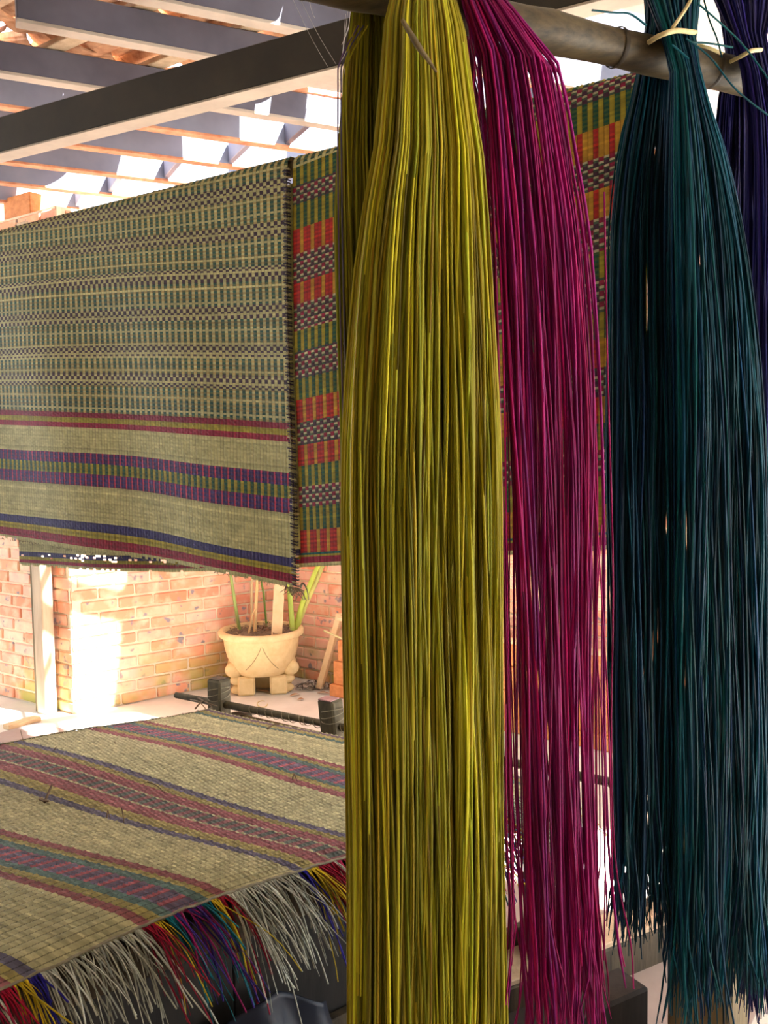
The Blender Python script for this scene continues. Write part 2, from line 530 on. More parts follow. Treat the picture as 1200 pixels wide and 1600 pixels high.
for k in range(-2, 8):
    m = {1: 3.37, 2: 3.845}.get(k, 3.03 + 0.39 * k)
    x0 = 58 if k == 1 else (-260 if k < 6 else -120)
    a = purlin_line(m, x0 if k > 1 else (x0 if k == 1 else 120))
    b = purlin_line(m, 1080)
    if k >= 4: b = purlin_line(m, 980)
    pr = empty('roof_purlin', (a[0], a[1], ZP), P_LABEL[k], 'purlin', 'steel roof purlins')
    off = -WN * 0.025
    mat = M['steel_dark'] if k < 3 else M['steel_pale']  # one steel in two tones, shaded near and sunlit far
    # box tube: web plus two thin flanges set a little proud so its edges read
    beam_between('purlin_web', a + off + Z3 * (ZP + 0.06), b + off + Z3 * (ZP + 0.06), 0.05, 0.118, mat, pr, bev=0.004)
    f = beam_between('flange', a + off + Z3 * (ZP + 0.0), b + off + Z3 * (ZP + 0.0), 0.056, 0.012, M['beam_under'] if k < 3 else M['batten'], pr, bev=0.001)  # far undersides coloured with the orange light bounced off the brick
    if k >= 0:
        # timber batten lying on the purlin, beyond the near roof
        s0 = None
        ts = np.linspace(0, 1, 60)
        pts = a[None] + (b - a)[None] * ts[:, None]
        vv = pts @ VD
        i0 = int(np.argmax(vv > NV - 0.12))
        if vv[-1] > NV + 0.3:
            st = pts[i0]
            beam_between('batten', st + off + Z3 * (ZP + 0.136), b + off + Z3 * (ZP + 0.136), 0.05, 0.03, M['batten'], pr, bev=0.006)
        # short steel brace standing between this purlin and the next, on the line of the roof's edge
        if k <= 6 and vv[-1] > NV + 0.2:
            i1 = int(np.argmax(vv > NV + 0.03))
            c = pts[i1] + off - WN * (0.39 / 2) + Z3 * (ZP + 0.06)
            box('brace', c, -WN, WD, 0.33, 0.03, 0.1, mat, pr, 0.003)

# clay tiles over the near part of the roof (seen from below, top left), sheeting where the photo does not look
TZ = 3.155
def uv(p): return np.dot(p, UD), np.dot(p, VD)
corners = [uv(at_z(x, y, TZ)) for x, y in ((-60, -60), (520, -60), (520, 60), (-60, 190))]
u0, u1 = min(c[0] for c in corners) - 0.1, max(c[0] for c in corners) + 0.1
v0 = min(c[1] for c in corners) - 0.1
def uvp(u, v, z): return UD * u + VD * v + Z3 * z
def sheet(name, ua, ub, va, vb, z=3.19, th=0.03, mat='beam_under'):
    box(name, uvp((ua + ub) / 2, (va + vb) / 2, z), UD, VD, ub - ua, vb - va, th, M[mat], ceil_, 0)
sheet('roof_sheet', -4.5, u0, -4.0, NV)
sheet('roof_sheet', u1, 8.0, -4.0, NV)
sheet('roof_sheet', u0, u1, -4.0, v0)
sheet('roof_sheet', -4.5, 8.0, FV, 5.6, z=3.45, mat='beam_under')
def tile_mesh(seed):
    r = random.Random(seed)
    n, L, W_, H = 7, 0.20, 0.13, 0.035
    V, Fq = [], []
    for s in (0, 1):
        for i in range(n):
            t = i / (n - 1)
            a = math.pi * t
            for lay in (0, 0.012):
                V.append(((s - .5) * L, (W_ / 2 + lay) * math.cos(a), -(H) * math.sin(a) * (1 + lay * 10) + lay + r.uniform(-.002, .002)))
    idx = lambda s, i, l: s * n * 2 + i * 2 + l
    for i in range(n - 1):
        Fq.append((idx(0, i, 0), idx(1, i, 0), idx(1, i + 1, 0), idx(0, i + 1, 0)))
        Fq.append((idx(0, i, 1), idx(0, i + 1, 1), idx(1, i + 1, 1), idx(1, i, 1)))
        for s in (0, 1):
            Fq.append((idx(s, i, 0), idx(s, i + 1, 0), idx(s, i + 1, 1), idx(s, i, 1)))
    for i in (0, n - 1):
        Fq.append((idx(0, i, 0), idx(0, i, 1), idx(1, i, 1), idx(1, i, 0)))
    me = bpy.data.meshes.new('roof_tile')
    me.from_pydata(V, [], Fq)
    me.materials.append(M['tile'])
    return me
TILES = [tile_mesh(s) for s in range(4)]
rotU = math.atan2(UD[1], UD[0])
nu_, nv_ = int((u1 - u0) / 0.165), int((NV - v0) / 0.118)
for i in range(nu_ + 1):
    for j in range(nv_ + 1):
        if random.random() < 0.06: continue
        o = bpy.data.objects.new('roof_tile', random.choice(TILES))
        COL.objects.link(o)
        o.parent = ceil_
        c = uvp(u0 + (i + .5) * 0.165 + random.uniform(-.025, .025), v0 + (j + .5) * 0.118 + random.uniform(-.012, .012), TZ + 0.02 + random.uniform(0, .035))
        o.location = Vector(c) - ceil_.location
        o.rotation_euler = (random.uniform(-.35, .35), random.uniform(-.25, .08), rotU + random.uniform(-.25, .25))
for j, vv in enumerate((v0 + .25, v0 + .6, v0 + .95, v0 + 1.3)):
    if vv < NV:
        box('batten', uvp((u0 + u1) / 2, vv, ZP + 0.135), UD, VD, u1 - u0, 0.07, 0.022, M['timber_pale'], ceil_, 0.003)

# ------------------------------------------------------------------ woven sheets
CREAM = lin(190, 186, 132)
def woven(name, S, nr, nc, colour, mat, parent, amp=0.0016, hole=None, normal=None, twine=0.6, cell=0.07):
    """S(r, c) -> xyz for arrays of reed coordinate r in [0,nr] and column coordinate c in [0,nc];
    colour(r, k) -> rgb per face from reed index and half-column index"""
    I, J = 2 * nr + 1, 3 * nc + 1
    cpos = (np.arange(J) // 3) + np.array([0.0, 0.16, 0.58])[np.arange(J) % 3]
    ri, cj = np.meshgrid(np.arange(I) / 2.0, cpos, indexing='ij')
    P = S(ri, cj)
    du = np.gradient(P, axis=0)
    dv = np.gradient(P, axis=1)
    N = np.cross(du, dv)
    N /= np.linalg.norm(N, axis=2, keepdims=True) + 1e-12
    if normal is not None:
        sg = np.sign(np.sum(N * normal, axis=2, keepdims=True))
        N = N * np.where(sg == 0, 1, sg)
    ii, jj = np.meshgrid(np.arange(I), np.arange(J), indexing='ij')
    ridge = (ii % 2 == 1)
    mid = (jj % 3 == 2)
    par = ((ii // 2 + jj // 3) % 2) * 2 - 1
    h = np.where(ridge, amp * (0.5 + np.where(mid, 0.6 + 0.45 * par, 0.0)), 0.0) + np.where(mid, amp * 0.3, 0)
    h = h + rng.normal(0, amp * 0.12, h.shape)
    P = P + N * h[..., None]
    idx = np.arange(I * J).reshape(I, J)
    Fq = np.stack([idx[:-1, :-1], idx[1:, :-1], idx[1:, 1:], idx[:-1, 1:]], -1).reshape(-1, 4)
    fi, fj = np.meshgrid(np.arange(I - 1), np.arange(J - 1), indexing='ij')
    fc = fj // 3
    cols = colour(fi // 2, fc * 2 + (fj % 3 == 2))
    cols = np.where((fj % 3 == 0)[..., None], cols * twine, cols)
    cols = cols * np.exp(rng.normal(0, 0.10, (nr, 1, 1)))[fi // 2, 0] * np.exp(rng.normal(0, cell, (nr, nc)))[fi // 2, fc][..., None]
    cols = cols.reshape(-1, 3)
    if hole is not None:
        k = ~hole(fi // 2, fc).reshape(-1)
        Fq, cols = Fq[k], cols[k]
    return np_mesh(name, P.reshape(-1, 3), Fq, mat, parent, np.clip(cols, 0, 0.9))

RED, CRIM, YEL = lin(150, 22, 40), lin(146, 18, 52), lin(160, 146, 40)
NAVY, PURP, GREEN, TEALC = lin(50, 42, 100), lin(84, 26, 78), lin(26, 86, 62), lin(16, 96, 92)
DKPUR, ORED = lin(62, 42, 58), lin(186, 42, 30)
def pattern(kind, r, k):
    """face colours for one weave band; r reed index, k half-column index (arrays)"""
    c = k // 2
    rr = r % 2
    def pick(m, a, b): return np.where(m[..., None], a, b)
    if kind == 'cream': return pick(rr == 0, CREAM, CREAM * 0.93)
    if kind == 'cg':
        odd = c % 2 == 1
        green = pick(rr == 0, lin(32, 78, 66), lin(84, 96, 66))
        base = pick(odd, green, pick(rr == 0, CREAM * 0.95, lin(176, 158, 100)))
        return np.where((r % 7 == 3)[..., None], CREAM, base)
    if kind == 'cp':
        m = ((c + r // 2) % 2 == 0) & (r % 5 != 4)
        return pick(m, DKPUR, CREAM * 0.92)
    if kind == 'pr': return pick(k % 4 == 0, lin(172, 40, 78), pick(rr == 0, lin(78, 34, 92), lin(58, 38, 104)))
    if kind == 'gy': return pick(c % 2 == 0, YEL * 0.95, pick(rr == 0, lin(24, 78, 58), lin(60, 90, 46)))
    if kind == 'ry': return pick(np.where(c > 40, k % 6 < 2, k % 6 < 4), pick(rr == 0, ORED, lin(160, 34, 34)), lin(190, 142, 40))
    if kind == 'yr': return pick(k % 6 < 4, lin(190, 154, 36), pick(rr == 0, ORED, lin(160, 34, 34)))
    if kind == 'cr':
        m = ((c + r // 2) % 2 == 0)
        return pick(m, pick(r % 4 < 2, lin(140, 26, 62), lin(70, 36, 58)), pick(rr == 0, lin(190, 184, 146), lin(74, 92, 70)))
    if kind == 'gr': return pick(c % 2 == 0, lin(128, 30, 52), lin(40, 66, 58))
    solid = {'red': CRIM, 'yellow': YEL, 'navy': NAVY, 'teal': TEALC, 'purple': PURP}
    s = solid[kind]
    return pick(k % 4 == 3, s * 0.8, s * np.ones(3))
def banded(bands, pos_of_r):
    """bands: list of (start, end, kind) in pattern units"""
    def f(r, k):
        p = pos_of_r(r)
        out = np.zeros(r.shape + (3,))
        out[:] = CREAM
        for a, b, kind in bands:
            m = (p >= a) & (p < b)
            if m.any():
                out[m] = pattern(kind, r[m], k[m])
        return out
    return f

# ------------------------------------------------------------------ hanging rail and mats
RZ = 2.24
rA, rB = at_z(0, 354, RZ), at_z(985, 103, RZ)
rd = unit(rB - rA)
rn = perp(rd)
if np.dot(rn, EYE - rA) < 0: rn = -rn
rL = np.linalg.norm(rB - rA)
RR = 0.021
rail_c0, rail_c1 = rA - rd * 0.9 - rn * .029 - Z3 * .03, rB + rd * 0.55 - rn * .029 - Z3 * .03
ho = empty('hanging_rail', rail_c0, 'thin bamboo rail the woven mats are folded over', 'rail')
tubes('bamboo_rod', [resample([rail_c0, (rail_c0 + rail_c1) / 2, rail_c1], 12)], np.array([RR]), M['bamboo'], ho, sides=10, ref=(0, 0, 1))
def plane_sz(x, y):
    w_ = on_plane(x, y, rA, rn)
    return np.dot(w_ - rA, rd), w_[2]
# lines of equal pattern position, read along four columns
XS = [0, 200, 330, 457]
LINES1 = {262: (335, 308, 286, 260), 350: (398, 376, 363, 349), 422: (452, 432, 427, 422), 482: (500, 491, 487, 482),
          544: (550, 543, 543, 544), 597: (590, 590, 593, 597), 660: (640, 647, 653, 661), 740: (702, 713, 728, 740),
          873: (803, 826, 852, 874), 915: (840, 872, 893, 919)}
PK = np.array(sorted(LINES1))
SG = np.zeros((len(PK), 4)); ZG = np.zeros((len(PK), 4))
for i, pk in enumerate(PK):
    for j, x in enumerate(XS):
        SG[i, j], ZG[i, j] = plane_sz(x, LINES1[int(pk)][j])
S_COL = SG.mean(axis=0)                    # the four columns as distances along the rail
def lerp_sheet(PKv, Scol, Zg, p, s):
    """z of pattern line p at distance s (linear in p, smooth in s, linear extrapolation)"""
    out = np.zeros_like(p)
    zs = [np.interp(p, PKv, Zg[:, j]) for j in range(Zg.shape[1])]
    zs = np.stack(zs, -1)
    g = np.gradient(zs, Scol, axis=-1) if len(Scol) > 2 else np.repeat((zs[..., 1:2] - zs[..., :1]) / (Scol[1] - Scol[0]), 2, -1)
    res = np.where(s < Scol[0], zs[..., 0] + g[..., 0] * (s - Scol[0]), zs[..., -1] + g[..., -1] * (s - Scol[-1]))
    for j in range(len(Scol) - 1):
        h = Scol[j + 1] - Scol[j]
        t = (s - Scol[j]) / h
        v = ((1 + 2 * t) * (1 - t) ** 2 * zs[..., j] + t * (1 - t) ** 2 * h * g[..., j]
             + t * t * (3 - 2 * t) * zs[..., j + 1] + t * t * (t - 1) * h * g[..., j + 1])
        res = np.where((t >= 0) & (t <= 1), v, res)
    return res
ZTOP = RZ
def drape(s, z, off):
    """put a point of a sheet on the rail's plane; anything above the rail goes over and down behind it"""
    over = np.clip(z - (ZTOP - 0.03), 0, None)
    ang = np.clip(over / 0.026, 0, math.pi)
    front = z <= ZTOP - 0.03
    zz = np.where(front, z, ZTOP - 0.03 + 0.026 * np.sin(ang))
    nn = np.where(front, 0, -0.026 * (1 - np.cos(ang)))
    past = over > math.pi * 0.026
    zz = np.where(past, ZTOP - 0.03 - (over - math.pi * 0.026), zz)
    wave = 0.010 * np.sin(s * 5.1 + 1.0) + 0.006 * np.sin(s * 11.3 + z * 3)
    fade = np.clip((ZTOP - z) / 0.5, 0, 1)
    return (rA + s[..., None] * rd + (zz - rA[2])[..., None] * Z3 + (nn + off + wave * fade)[..., None] * rn)

mat1 = empty('hanging_mat', rA + rd * 0.4 - Z3 * 0.03, 'cream and green woven mat with red and navy stripes hung at the left', 'mat', 'woven mats hung over the rail')
s_l, s_r = plane_sz(-60, 400)[0], S_COL[3]
PITCH = 3.3
p_start, p_end = 225, 915
nr1 = int((p_end - p_start) / PITCH)
nc1 = int((s_r - s_l) / 0.0118)
BANDS1 = [(0, 272, 'cg'), (272, 300, 'cp'), (300, 342, 'cg'), (342, 364, 'cp'), (364, 410, 'cg'), (410, 434, 'cp'), (434, 470, 'cg'),
          (470, 494, 'cp'), (494, 533, 'cg'), (533, 556, 'cp'), (556, 586, 'cg'), (586, 610, 'cp'), (610, 660, 'cg'),
          (660, 669, 'red'), (669, 678, 'yellow'), (678, 688, 'red'), (688, 738, 'cream'), (738, 758, 'pr'), (758, 779, 'gy'),
          (779, 800, 'pr'), (800, 870, 'cream'), (870, 884, 'navy'), (884, 894, 'yellow'), (894, 905, 'red'), (905, 930, 'cream')]
def pos1(r): return p_start + r * PITCH
def S1(r, c):
    s = s_l + (s_r - s_l) * c / nc1
    p = pos1(r)
    z = lerp_sheet(PK, S_COL, ZG, np.maximum(p, 262), s)
    z = z + np.where(p < 262, (262 - p) * 0.0017, 0)
    return drape(s, z, 0.0)
holes1 = rng.random((nr1, nc1))
woven('front_panel', S1, nr1, nc1, banded(BANDS1, pos1), M['weave'], mat1, 0.0016,
      hole=lambda r, c: (holes1[np.minimum(r, nr1 - 1), np.minimum(c, nc1 - 1)] < 0.25) & (r >= nr1 - 1), normal=rn)
# the mat's other end hanging behind, lower at the left, its navy stripe torn
BB = {885: (8, 100, 200, 320)}
xs_b = [10, 120, 240, 330]
ys_b = [886, 894, 899, 896]
sb = [plane_sz(x, y)[0] for x, y in zip(xs_b, ys_b)]
zb_ = [plane_sz(x, y)[1] for x, y in zip(xs_b, ys_b)]
sbl, sbr = plane_sz(10, 880)[0], S_COL[3] - 0.02
ncb = int((sbr - sbl) / 0.0118)
nrb = 185
def Sb(r, c):
    s = sbl + (sbr - sbl) * c / ncb
    zb2 = np.interp(s, sb, zb_) + 0.03 * np.clip((s - sb[-1]) / 0.3, 0, 1)
    z = zb2 + (nrb - r) * 0.0054
    z = np.minimum(z, ZTOP - 0.04)
    return drape(s, z, -0.058)
BANDSB = [(0, nrb - 9, 'cream'), (nrb - 9, nrb - 6, 'navy'), (nrb - 6, nrb - 4, 'yellow'), (nrb - 4, nrb - 2, 'red'), (nrb - 2, nrb + 1, 'cream')]
hb = rng.random((nrb, ncb))
def hole_b(r, c):
    s = np.minimum(c, ncb - 1) / ncb
    torn = (r >= nrb - 9) & (r < nrb - 6) & (s < 0.62)
    x = hb[np.minimum(r, nrb - 1), np.minimum(c, ncb - 1)]
    mid = torn & (s > 0.22) & (s < 0.36)
    return (torn & (x < 0.06)) | (mid & (x < 0.34)) | ((r >= nrb - 1) & (x < 0.3)) | ((r >= nrb - 7) & (r < nrb - 5) & (x < .1))
woven('rear_panel', Sb, nrb, ncb, banded(BANDSB, lambda r: r), M['weave'], mat1, 0.0014, hole=hole_b, normal=rn)
# bound selvage at the right of the mat: stitches over a cord
ns = 150
zz = np.linspace(0, 1, ns)
edge = [S1(np.array([[(p_ - p_start) / PITCH]]), np.array([[float(nc1)]]))[0, 0] for p_ in np.linspace(263, 913, ns)]
edge = np.array(edge)
st, sc = [], []
for i, e in enumerate(edge[:-1]):
    j = random.uniform(-.002, .002)
    st.append([e + rd * (-0.012 + j) + rn * 0.003, e + rn * 0.0065 + rd * -.004 - Z3 * 0.001, e + rd * 0.007 - Z3 * 0.004 + rn * 0.003, e + rd * .006 - rn * 0.003 - Z3 * .004])
    sc.append(lin(60, 52, 70) if i % 3 else lin(176, 166, 130))
tubes('edge_stitching', st, np.full(len(st), 0.0021), M['reed'], mat1, np.array(sc), 4, ref=(0.2, 1, .3))['kind'] = 'stuff'
ec = edge + rd * -0.002 + rn * 0.004 + rng.normal(0, .0008, edge.shape)
tubes('edge_cord', [resample(ec[::6], 60)], np.array([0.0026]), M['grey_cord'], mat1, sides=5)
fr = []
e = edge[-1]
for i in range(26):
    d = np.array([random.uniform(-.02, .03), random.uniform(-.01, .01), -random.uniform(.01, .035)])
    q0 = e + rd * random.uniform(-.03, .01) + rn * random.uniform(0, .006)
    fr.append([q0, q0 + d * .4 + rd * random.uniform(-.01, .01), q0 + d])
tubes('frayed_end', [resample(f, 6) for f in fr], np.full(len(fr), 0.0011), M['grey_cord'], mat1, sides=3)['kind'] = 'stuff'
lf = resample([e + rd * .012, e + rd * .022 + Z3 * .012, e + rd * .034 - Z3 * .004, e + rd * .040 - Z3 * .03], 10)
tubes('torn_strip', [lf], np.linspace(0.004, 0.0012, 10)[None], M['grey_cord'], mat1, sides=4, flat=.3)
# bottom edge threads
bt = []
for i in range(150):
    cc = random.uniform(0, nc1)
    q0 = S1(np.array([[float(nr1)]]), np.array([[cc]]))[0, 0]
    d = np.array([random.uniform(-.006, .006), 0, -random.uniform(.002, .009)])
    bt.append([q0, q0 + d * .5 + rn * .001, q0 + d])
tubes('edge_thread', bt, np.full(len(bt), 0.0008), M['grey_cord'], mat1, sides=3)['kind'] = 'stuff'

# second mat: red, yellow and green
mat2 = empty('hanging_mat', rA + rd * (S_COL[3] + .3) - Z3 * 0.03, 'red, yellow and green chequered mat hung behind the yellow reeds', 'mat', 'woven mats hung over the rail')
P2 = {248: (253, 71), 277: (282, 122), 307: (312, 153), 347: (352, 197), 386: (391, 243), 432: (437, 291), 466: (471, 338), 507: (511, 388),
      583: (587, 484), 655: (658, 574), 722: (724, 659), 790: (791, 744), 860: (860, 829), 886: (885, 861)}
PK2 = np.array(sorted(P2))
s2 = np.array([plane_sz(480, 600)[0], plane_sz(930, 500)[0]])
ZG2 = np.array([[plane_sz(480, P2[int(k)][0])[1], plane_sz(930, P2[int(k)][1])[1]] for k in PK2])
s2l, s2r = plane_sz(463, 600)[0], plane_sz(992, 400)[0]
p2s = 190
nr2 = int((888 - p2s) / PITCH)
nc2 = int((s2r - s2l) / 0.0112)
BANDS2 = [(0, 248, 'cg'), (248, 277, 'gy'), (277, 307, 'cr'), (307, 347, 'gy'), (347, 386, 'ry'), (386, 432, 'cr'), (432, 466, 'ry'), (466, 507, 'cr'),
          (507, 541, 'gy'), (541, 583, 'cr'), (583, 616, 'gy'), (616, 655, 'ry'), (655, 689, 'cr'), (689, 722, 'ry'), (722, 756, 'gy'),
          (756, 790, 'cr'), (790, 824, 'gy'), (824, 860, 'ry'), (860, 864, 'teal'), (864, 869, 'yellow'), (869, 877, 'red'), (877, 900, 'cream')]
def pos2(r): return p2s + r * PITCH
def S2(r, c):
    s = s2l + (s2r - s2l) * c / nc2
    p = pos2(r)
    z = lerp_sheet(PK2, s2, ZG2, np.maximum(p, 248), s) + np.where(p < 248, (248 - p) * 0.0018, 0)
    return drape(s, z, -0.006)
woven('front_panel', S2, nr2, nc2, banded(BANDS2, pos2), M['weave'], mat2, 0.0016, normal=rn)
nrb2 = 150
def S2b(r, c):
    s = s2l + (s2r - s2l) * c / nc2
    z = np.minimum(lerp_sheet(PK2, s2, ZG2, np.full_like(s, 870.), s) + (nrb2 - r) * 0.0065, ZTOP - 0.05)
    return drape(s, z, -0.066)
woven('rear_panel', S2b, nrb2, nc2, banded([(0, 130, 'gy'), (130, 160, 'ry')], lambda r: r), M['weave'], mat2, 0.0014, normal=rn)

# ------------------------------------------------------------------ bamboo pole
PZ = 2.135
pA, pB = at_z(600, -10, PZ), at_z(1180, 125, PZ)
pd = unit(pB - pA)
pn = perp(pd)
if np.dot(pn, EYE - pA) < 0: pn = -pn
PR = 0.029
bp_ = empty('bamboo_pole', pA - pd * 0.5, 'old brown bamboo pole the dyed reed bundles hang from', 'pole')
pts = [pA + pd * t for t in np.linspace(-0.75, 0.86, 40)]
rad = np.array([[PR + 0.0012 * math.sin(i * 1.3) + (0.002 if i in (8, 17, 25, 33) else 0) for i in range(40)]])
tubes('culm', [pts], rad, M['bamboo'], bp_, sides=20, ref=(0, 0, 1))
for x_ in (-.52, -.12, 0.415, 0.62):
    c = pA + pd * x_
    tubes('node_ring', [[c - pd * .004, c, c + pd * .004]], np.array([[PR + .001, PR + .0022, PR + .001]]), M['bamboo_ring'], bp_, sides=20, ref=(0, 0, 1))
capv = pA + pd * 0.86
tubes('cut_end', [[capv, capv + pd * .001, capv + pd * .002]], np.array([[PR, PR * .6, .001]]), M['timber_pale'], bp_, sides=20, ref=(0, 0, 1))

# ------------------------------------------------------------------ reed hanks
def hank_bounds(rows, off):
    """rows of (py, xl, xr, offset toward camera, half thickness) -> z, s centre, half width, offset, thickness"""
    out = []
    for (y, xl, xr, o_, t_) in rows:
        a = on_plane(xl, y, pA + pn * o_, pn)
        b = on_plane(xr, y, pA + pn * o_, pn)
        sa, sb_ = np.dot(a - pA, pd), np.dot(b - pA, pd)
        out.append(((a[2] + b[2]) / 2, (sa + sb_) / 2, (sb_ - sa) / 2, o_, t_))
    return np.array(out)
def pchip(x, xp, yp):
    """monotone cubic interpolation"""
    h = np.diff(xp); d = np.diff(yp) / h
    m = np.zeros_like(yp)
    m[0], m[-1] = d[0], d[-1]
    for i in range(1, len(xp) - 1):
        if d[i - 1] * d[i] > 0:
            w1, w2 = 2 * h[i] + h[i - 1], h[i] + 2 * h[i - 1]
            m[i] = (w1 + w2) / (w1 / d[i - 1] + w2 / d[i])
    x = np.clip(x, xp[0], xp[-1])
    i = np.clip(np.searchsorted(xp, x) - 1, 0, len(xp) - 2)
    t = (x - xp[i]) / h[i]
    return ((1 + 2 * t) * (1 - t) ** 2 * yp[i] + t * (1 - t) ** 2 * h[i] * m[i] + t * t * (3 - 2 * t) * yp[i + 1] + t * t * (t - 1) * h[i] * m[i + 1])
def strands(rows, n, colour, radius, k=30, drift=0.16, wob=0.05, clump=0, clump_w=.05, end=None, other=None, frizz=0.0, amt=0.2, hue=.06, edge_pow=1.0):
    B = hank_bounds(rows, 0)
    zt = B[0, 0]
    xi = rng.uniform(-1, 1, n)
    xi = np.sign(xi) * np.abs(xi) ** edge_pow
    if clump:
        cen = np.sort(rng.uniform(-1, 1, clump))
        own = cen[rng.integers(0, clump, n)]
        blend = rng.random(n) < 0.75
        xi_low = np.where(blend, own + rng.normal(0, clump_w, n), xi)
    else:
        xi_low = xi + rng.normal(0, drift, n)
    xi_low = np.clip(xi_low, -1.03, 1.03)
    xi_low = xi + np.clip(xi_low - xi, -0.5, 0.5)
    eta = rng.uniform(-1, 1, n)
    zend = np.full(n, B[-1, 0]) if end is None else np.interp(end[0] + (end[1] - end[0]) * rng.beta(2.2, 1.4, n), [r_[0] for r_ in rows], B[:, 0])
    t = np.linspace(0, 1, k) ** 1.0
    Zs = zt + (zend - zt)[:, None] * t[None]
    order = np.argsort(B[:, 0])
    Bs = B[order]
    ip = lambda col: pchip(Zs, Bs[:, 0], Bs[:, col])
    depth_t = np.clip((zt - Zs) / max(zt - B[-1, 0], .01), 0, 1)
    x = xi[:, None] + (xi_low - xi)[:, None] * (depth_t ** 0.8)
    ph, fq = rng.uniform(0, 6.28, (n, 1)), rng.uniform(2.0, 5.5, (n, 1))
    x = x + wob * rng.normal(0, .6, (n, 1)) * np.sin(fq * depth_t * 3 + ph) * np.minimum(1, depth_t * 4)
    x = np.clip(x, -1.06, 1.06)
    e2 = eta[:, None] + 0.3 * np.sin(fq * 1.3 * depth_t * 2 + ph * 2) * np.minimum(1, depth_t * 4)
    thick = ip(4) * np.sqrt(np.clip(1.15 - x ** 2, 0.12, 1))
    s = ip(1) + ip(2) * x
    o_ = ip(3) + thick * e2
    if frizz:
        fz = np.clip((t - 0.86) / 0.14, 0, 1)[None] ** 1.3
        s = s + fz * rng.normal(0, frizz, (n, 1)) + fz * rng.normal(0, frizz * .35, (n, k))
        o_ = o_ + fz * rng.normal(0, frizz, (n, 1))
    P = pA[None, None] + s[..., None] * pd + (Zs - pA[2])[..., None] * Z3 + o_[..., None] * pn
    r = radius * np.exp(rng.normal(0, 0.16, n))
    rr = np.repeat(r[:, None], k, 1)
    rr[:, -1] *= 0.4
    base = np.repeat(np.asarray(colour)[None], n, 0)
    if other is not None:
        wt = rng.random((n, 1)) ** 1.8
        base = base * (1 - wt) + np.asarray(other)[None] * wt
    return P, rr, np.clip(base * jit(np.ones(3) * .5, n, amt, hue) * 2, 0, .9), eta
def hank_parts(root, sets, n_single, stuff_names):
    """most of a hank is one 'stuff' part per half; the frontmost strands are parts of their own"""
    for (P, rr, cc, eta), nm, ns_ in zip(sets, stuff_names, n_single):
        order = np.argsort(-eta)
        front, rest = order[:ns_], order[ns_:]
        o = tubes(nm, P[rest], rr[rest], M['reed'], root, cc[rest])
        o['kind'] = 'stuff'
        for i in front:
            tubes('reed_strand', P[i:i + 1], rr[i:i + 1], M['reed'], root, cc[i:i + 1], sides=5)

# yellow
YC = lin(160, 154, 36)
h1 = empty('reed_hank', at_d(660, 10, 1.3), 'long mustard yellow hank of dyed reeds, left of the magenta one', 'reed bundle', 'dyed reed hanks on the pole')
yf = strands([(-34, 622, 700, 0.03, .02), (0, 607, 714, 0.052, .022), (100, 602, 727, 0.06, .03), (250, 588, 749, .05, .035), (400, 562, 759, .04, .04),
              (800, 540, 775, .03, .045), (1250, 550, 778, .03, .045), (1600, 551, 782, .03, .045), (2100, 548, 790, .03, .045)], 520, YC, 0.0020, 26, .10, .018, amt=.34, other=lin(128, 108, 26))
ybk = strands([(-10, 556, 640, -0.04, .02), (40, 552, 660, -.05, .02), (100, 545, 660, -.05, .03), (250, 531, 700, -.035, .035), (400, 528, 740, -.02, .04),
               (800, 540, 774, -.01, .04), (1250, 551, 776, -.01, .04), (1600, 553, 778, -.01, .04), (2000, 550, 785, -.01, .04)], 400, YC * .66, 0.0020, 26, .10, .018, amt=.34, other=lin(100, 84, 24))  # back half coloured darker for the shade behind the pole
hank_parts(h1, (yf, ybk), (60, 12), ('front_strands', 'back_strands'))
# a few loose strands outside its left edge
ls = []
for x0_, x1_, x2_ in ((560, 528, 530), (568, 533, 536), (575, 541, 548), (555, 536, 541)):
    zl = [on_plane(x, y, pA + pn * .0, pn) for x, y in ((x0_, 40), (x1_ + 4, 95), (x1_, 150), (x2_, 420), (x2_ + 12, 900), (x2_ + 18, 1500))]
    ls.append(resample(zl, 30))
lc = np.array([lin(96, 74, 118), lin(86, 80, 110), YC, YC * .8])
for i in range(4):
    tubes('loose_strand', ls[i:i + 1], np.array([0.0013]), M['reed'], h1, lc[i:i + 1])

# magenta
MC = lin(144, 12, 84)
h2 = empty('reed_hank', at_d(800, 20, 1.36), 'magenta hank of dyed reeds with see-through lower half', 'reed bundle', 'dyed reed hanks on the pole')
mf = strands([(-40, 716, 752, 0.02, .012), (-5, 722, 778, 0.05, .018), (45, 736, 838, .062, .022), (100, 750, 868, .058, .028), (200, 758, 888, .05, .03), (400, 767, 922, .04, .03),
              (800, 777, 945, .03, .03), (1200, 790, 944, .03, .03), (1500, 802, 952, .03, .03), (1680, 806, 960, .03, .03)], 150, MC, 0.0019, 26, .22, .025, other=lin(120, 16, 92),
             clump=26, clump_w=.035, end=(1440, 1690), frizz=.012, amt=.26, hue=.1)
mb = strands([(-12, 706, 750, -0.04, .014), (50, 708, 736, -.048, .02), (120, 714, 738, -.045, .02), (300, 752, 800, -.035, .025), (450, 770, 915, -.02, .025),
              (800, 780, 942, -.01, .025), (1300, 796, 946, -.01, .025), (1650, 806, 955, -.01, .025)], 30, MC * .6, 0.0017, 26, .25, .025, clump=16, clump_w=.05,  # back strands dimmed in colour to stand for shade
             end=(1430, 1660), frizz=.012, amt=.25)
hank_parts(h2, (mf, mb), (45, 0), ('front_strands', 'back_strands'))
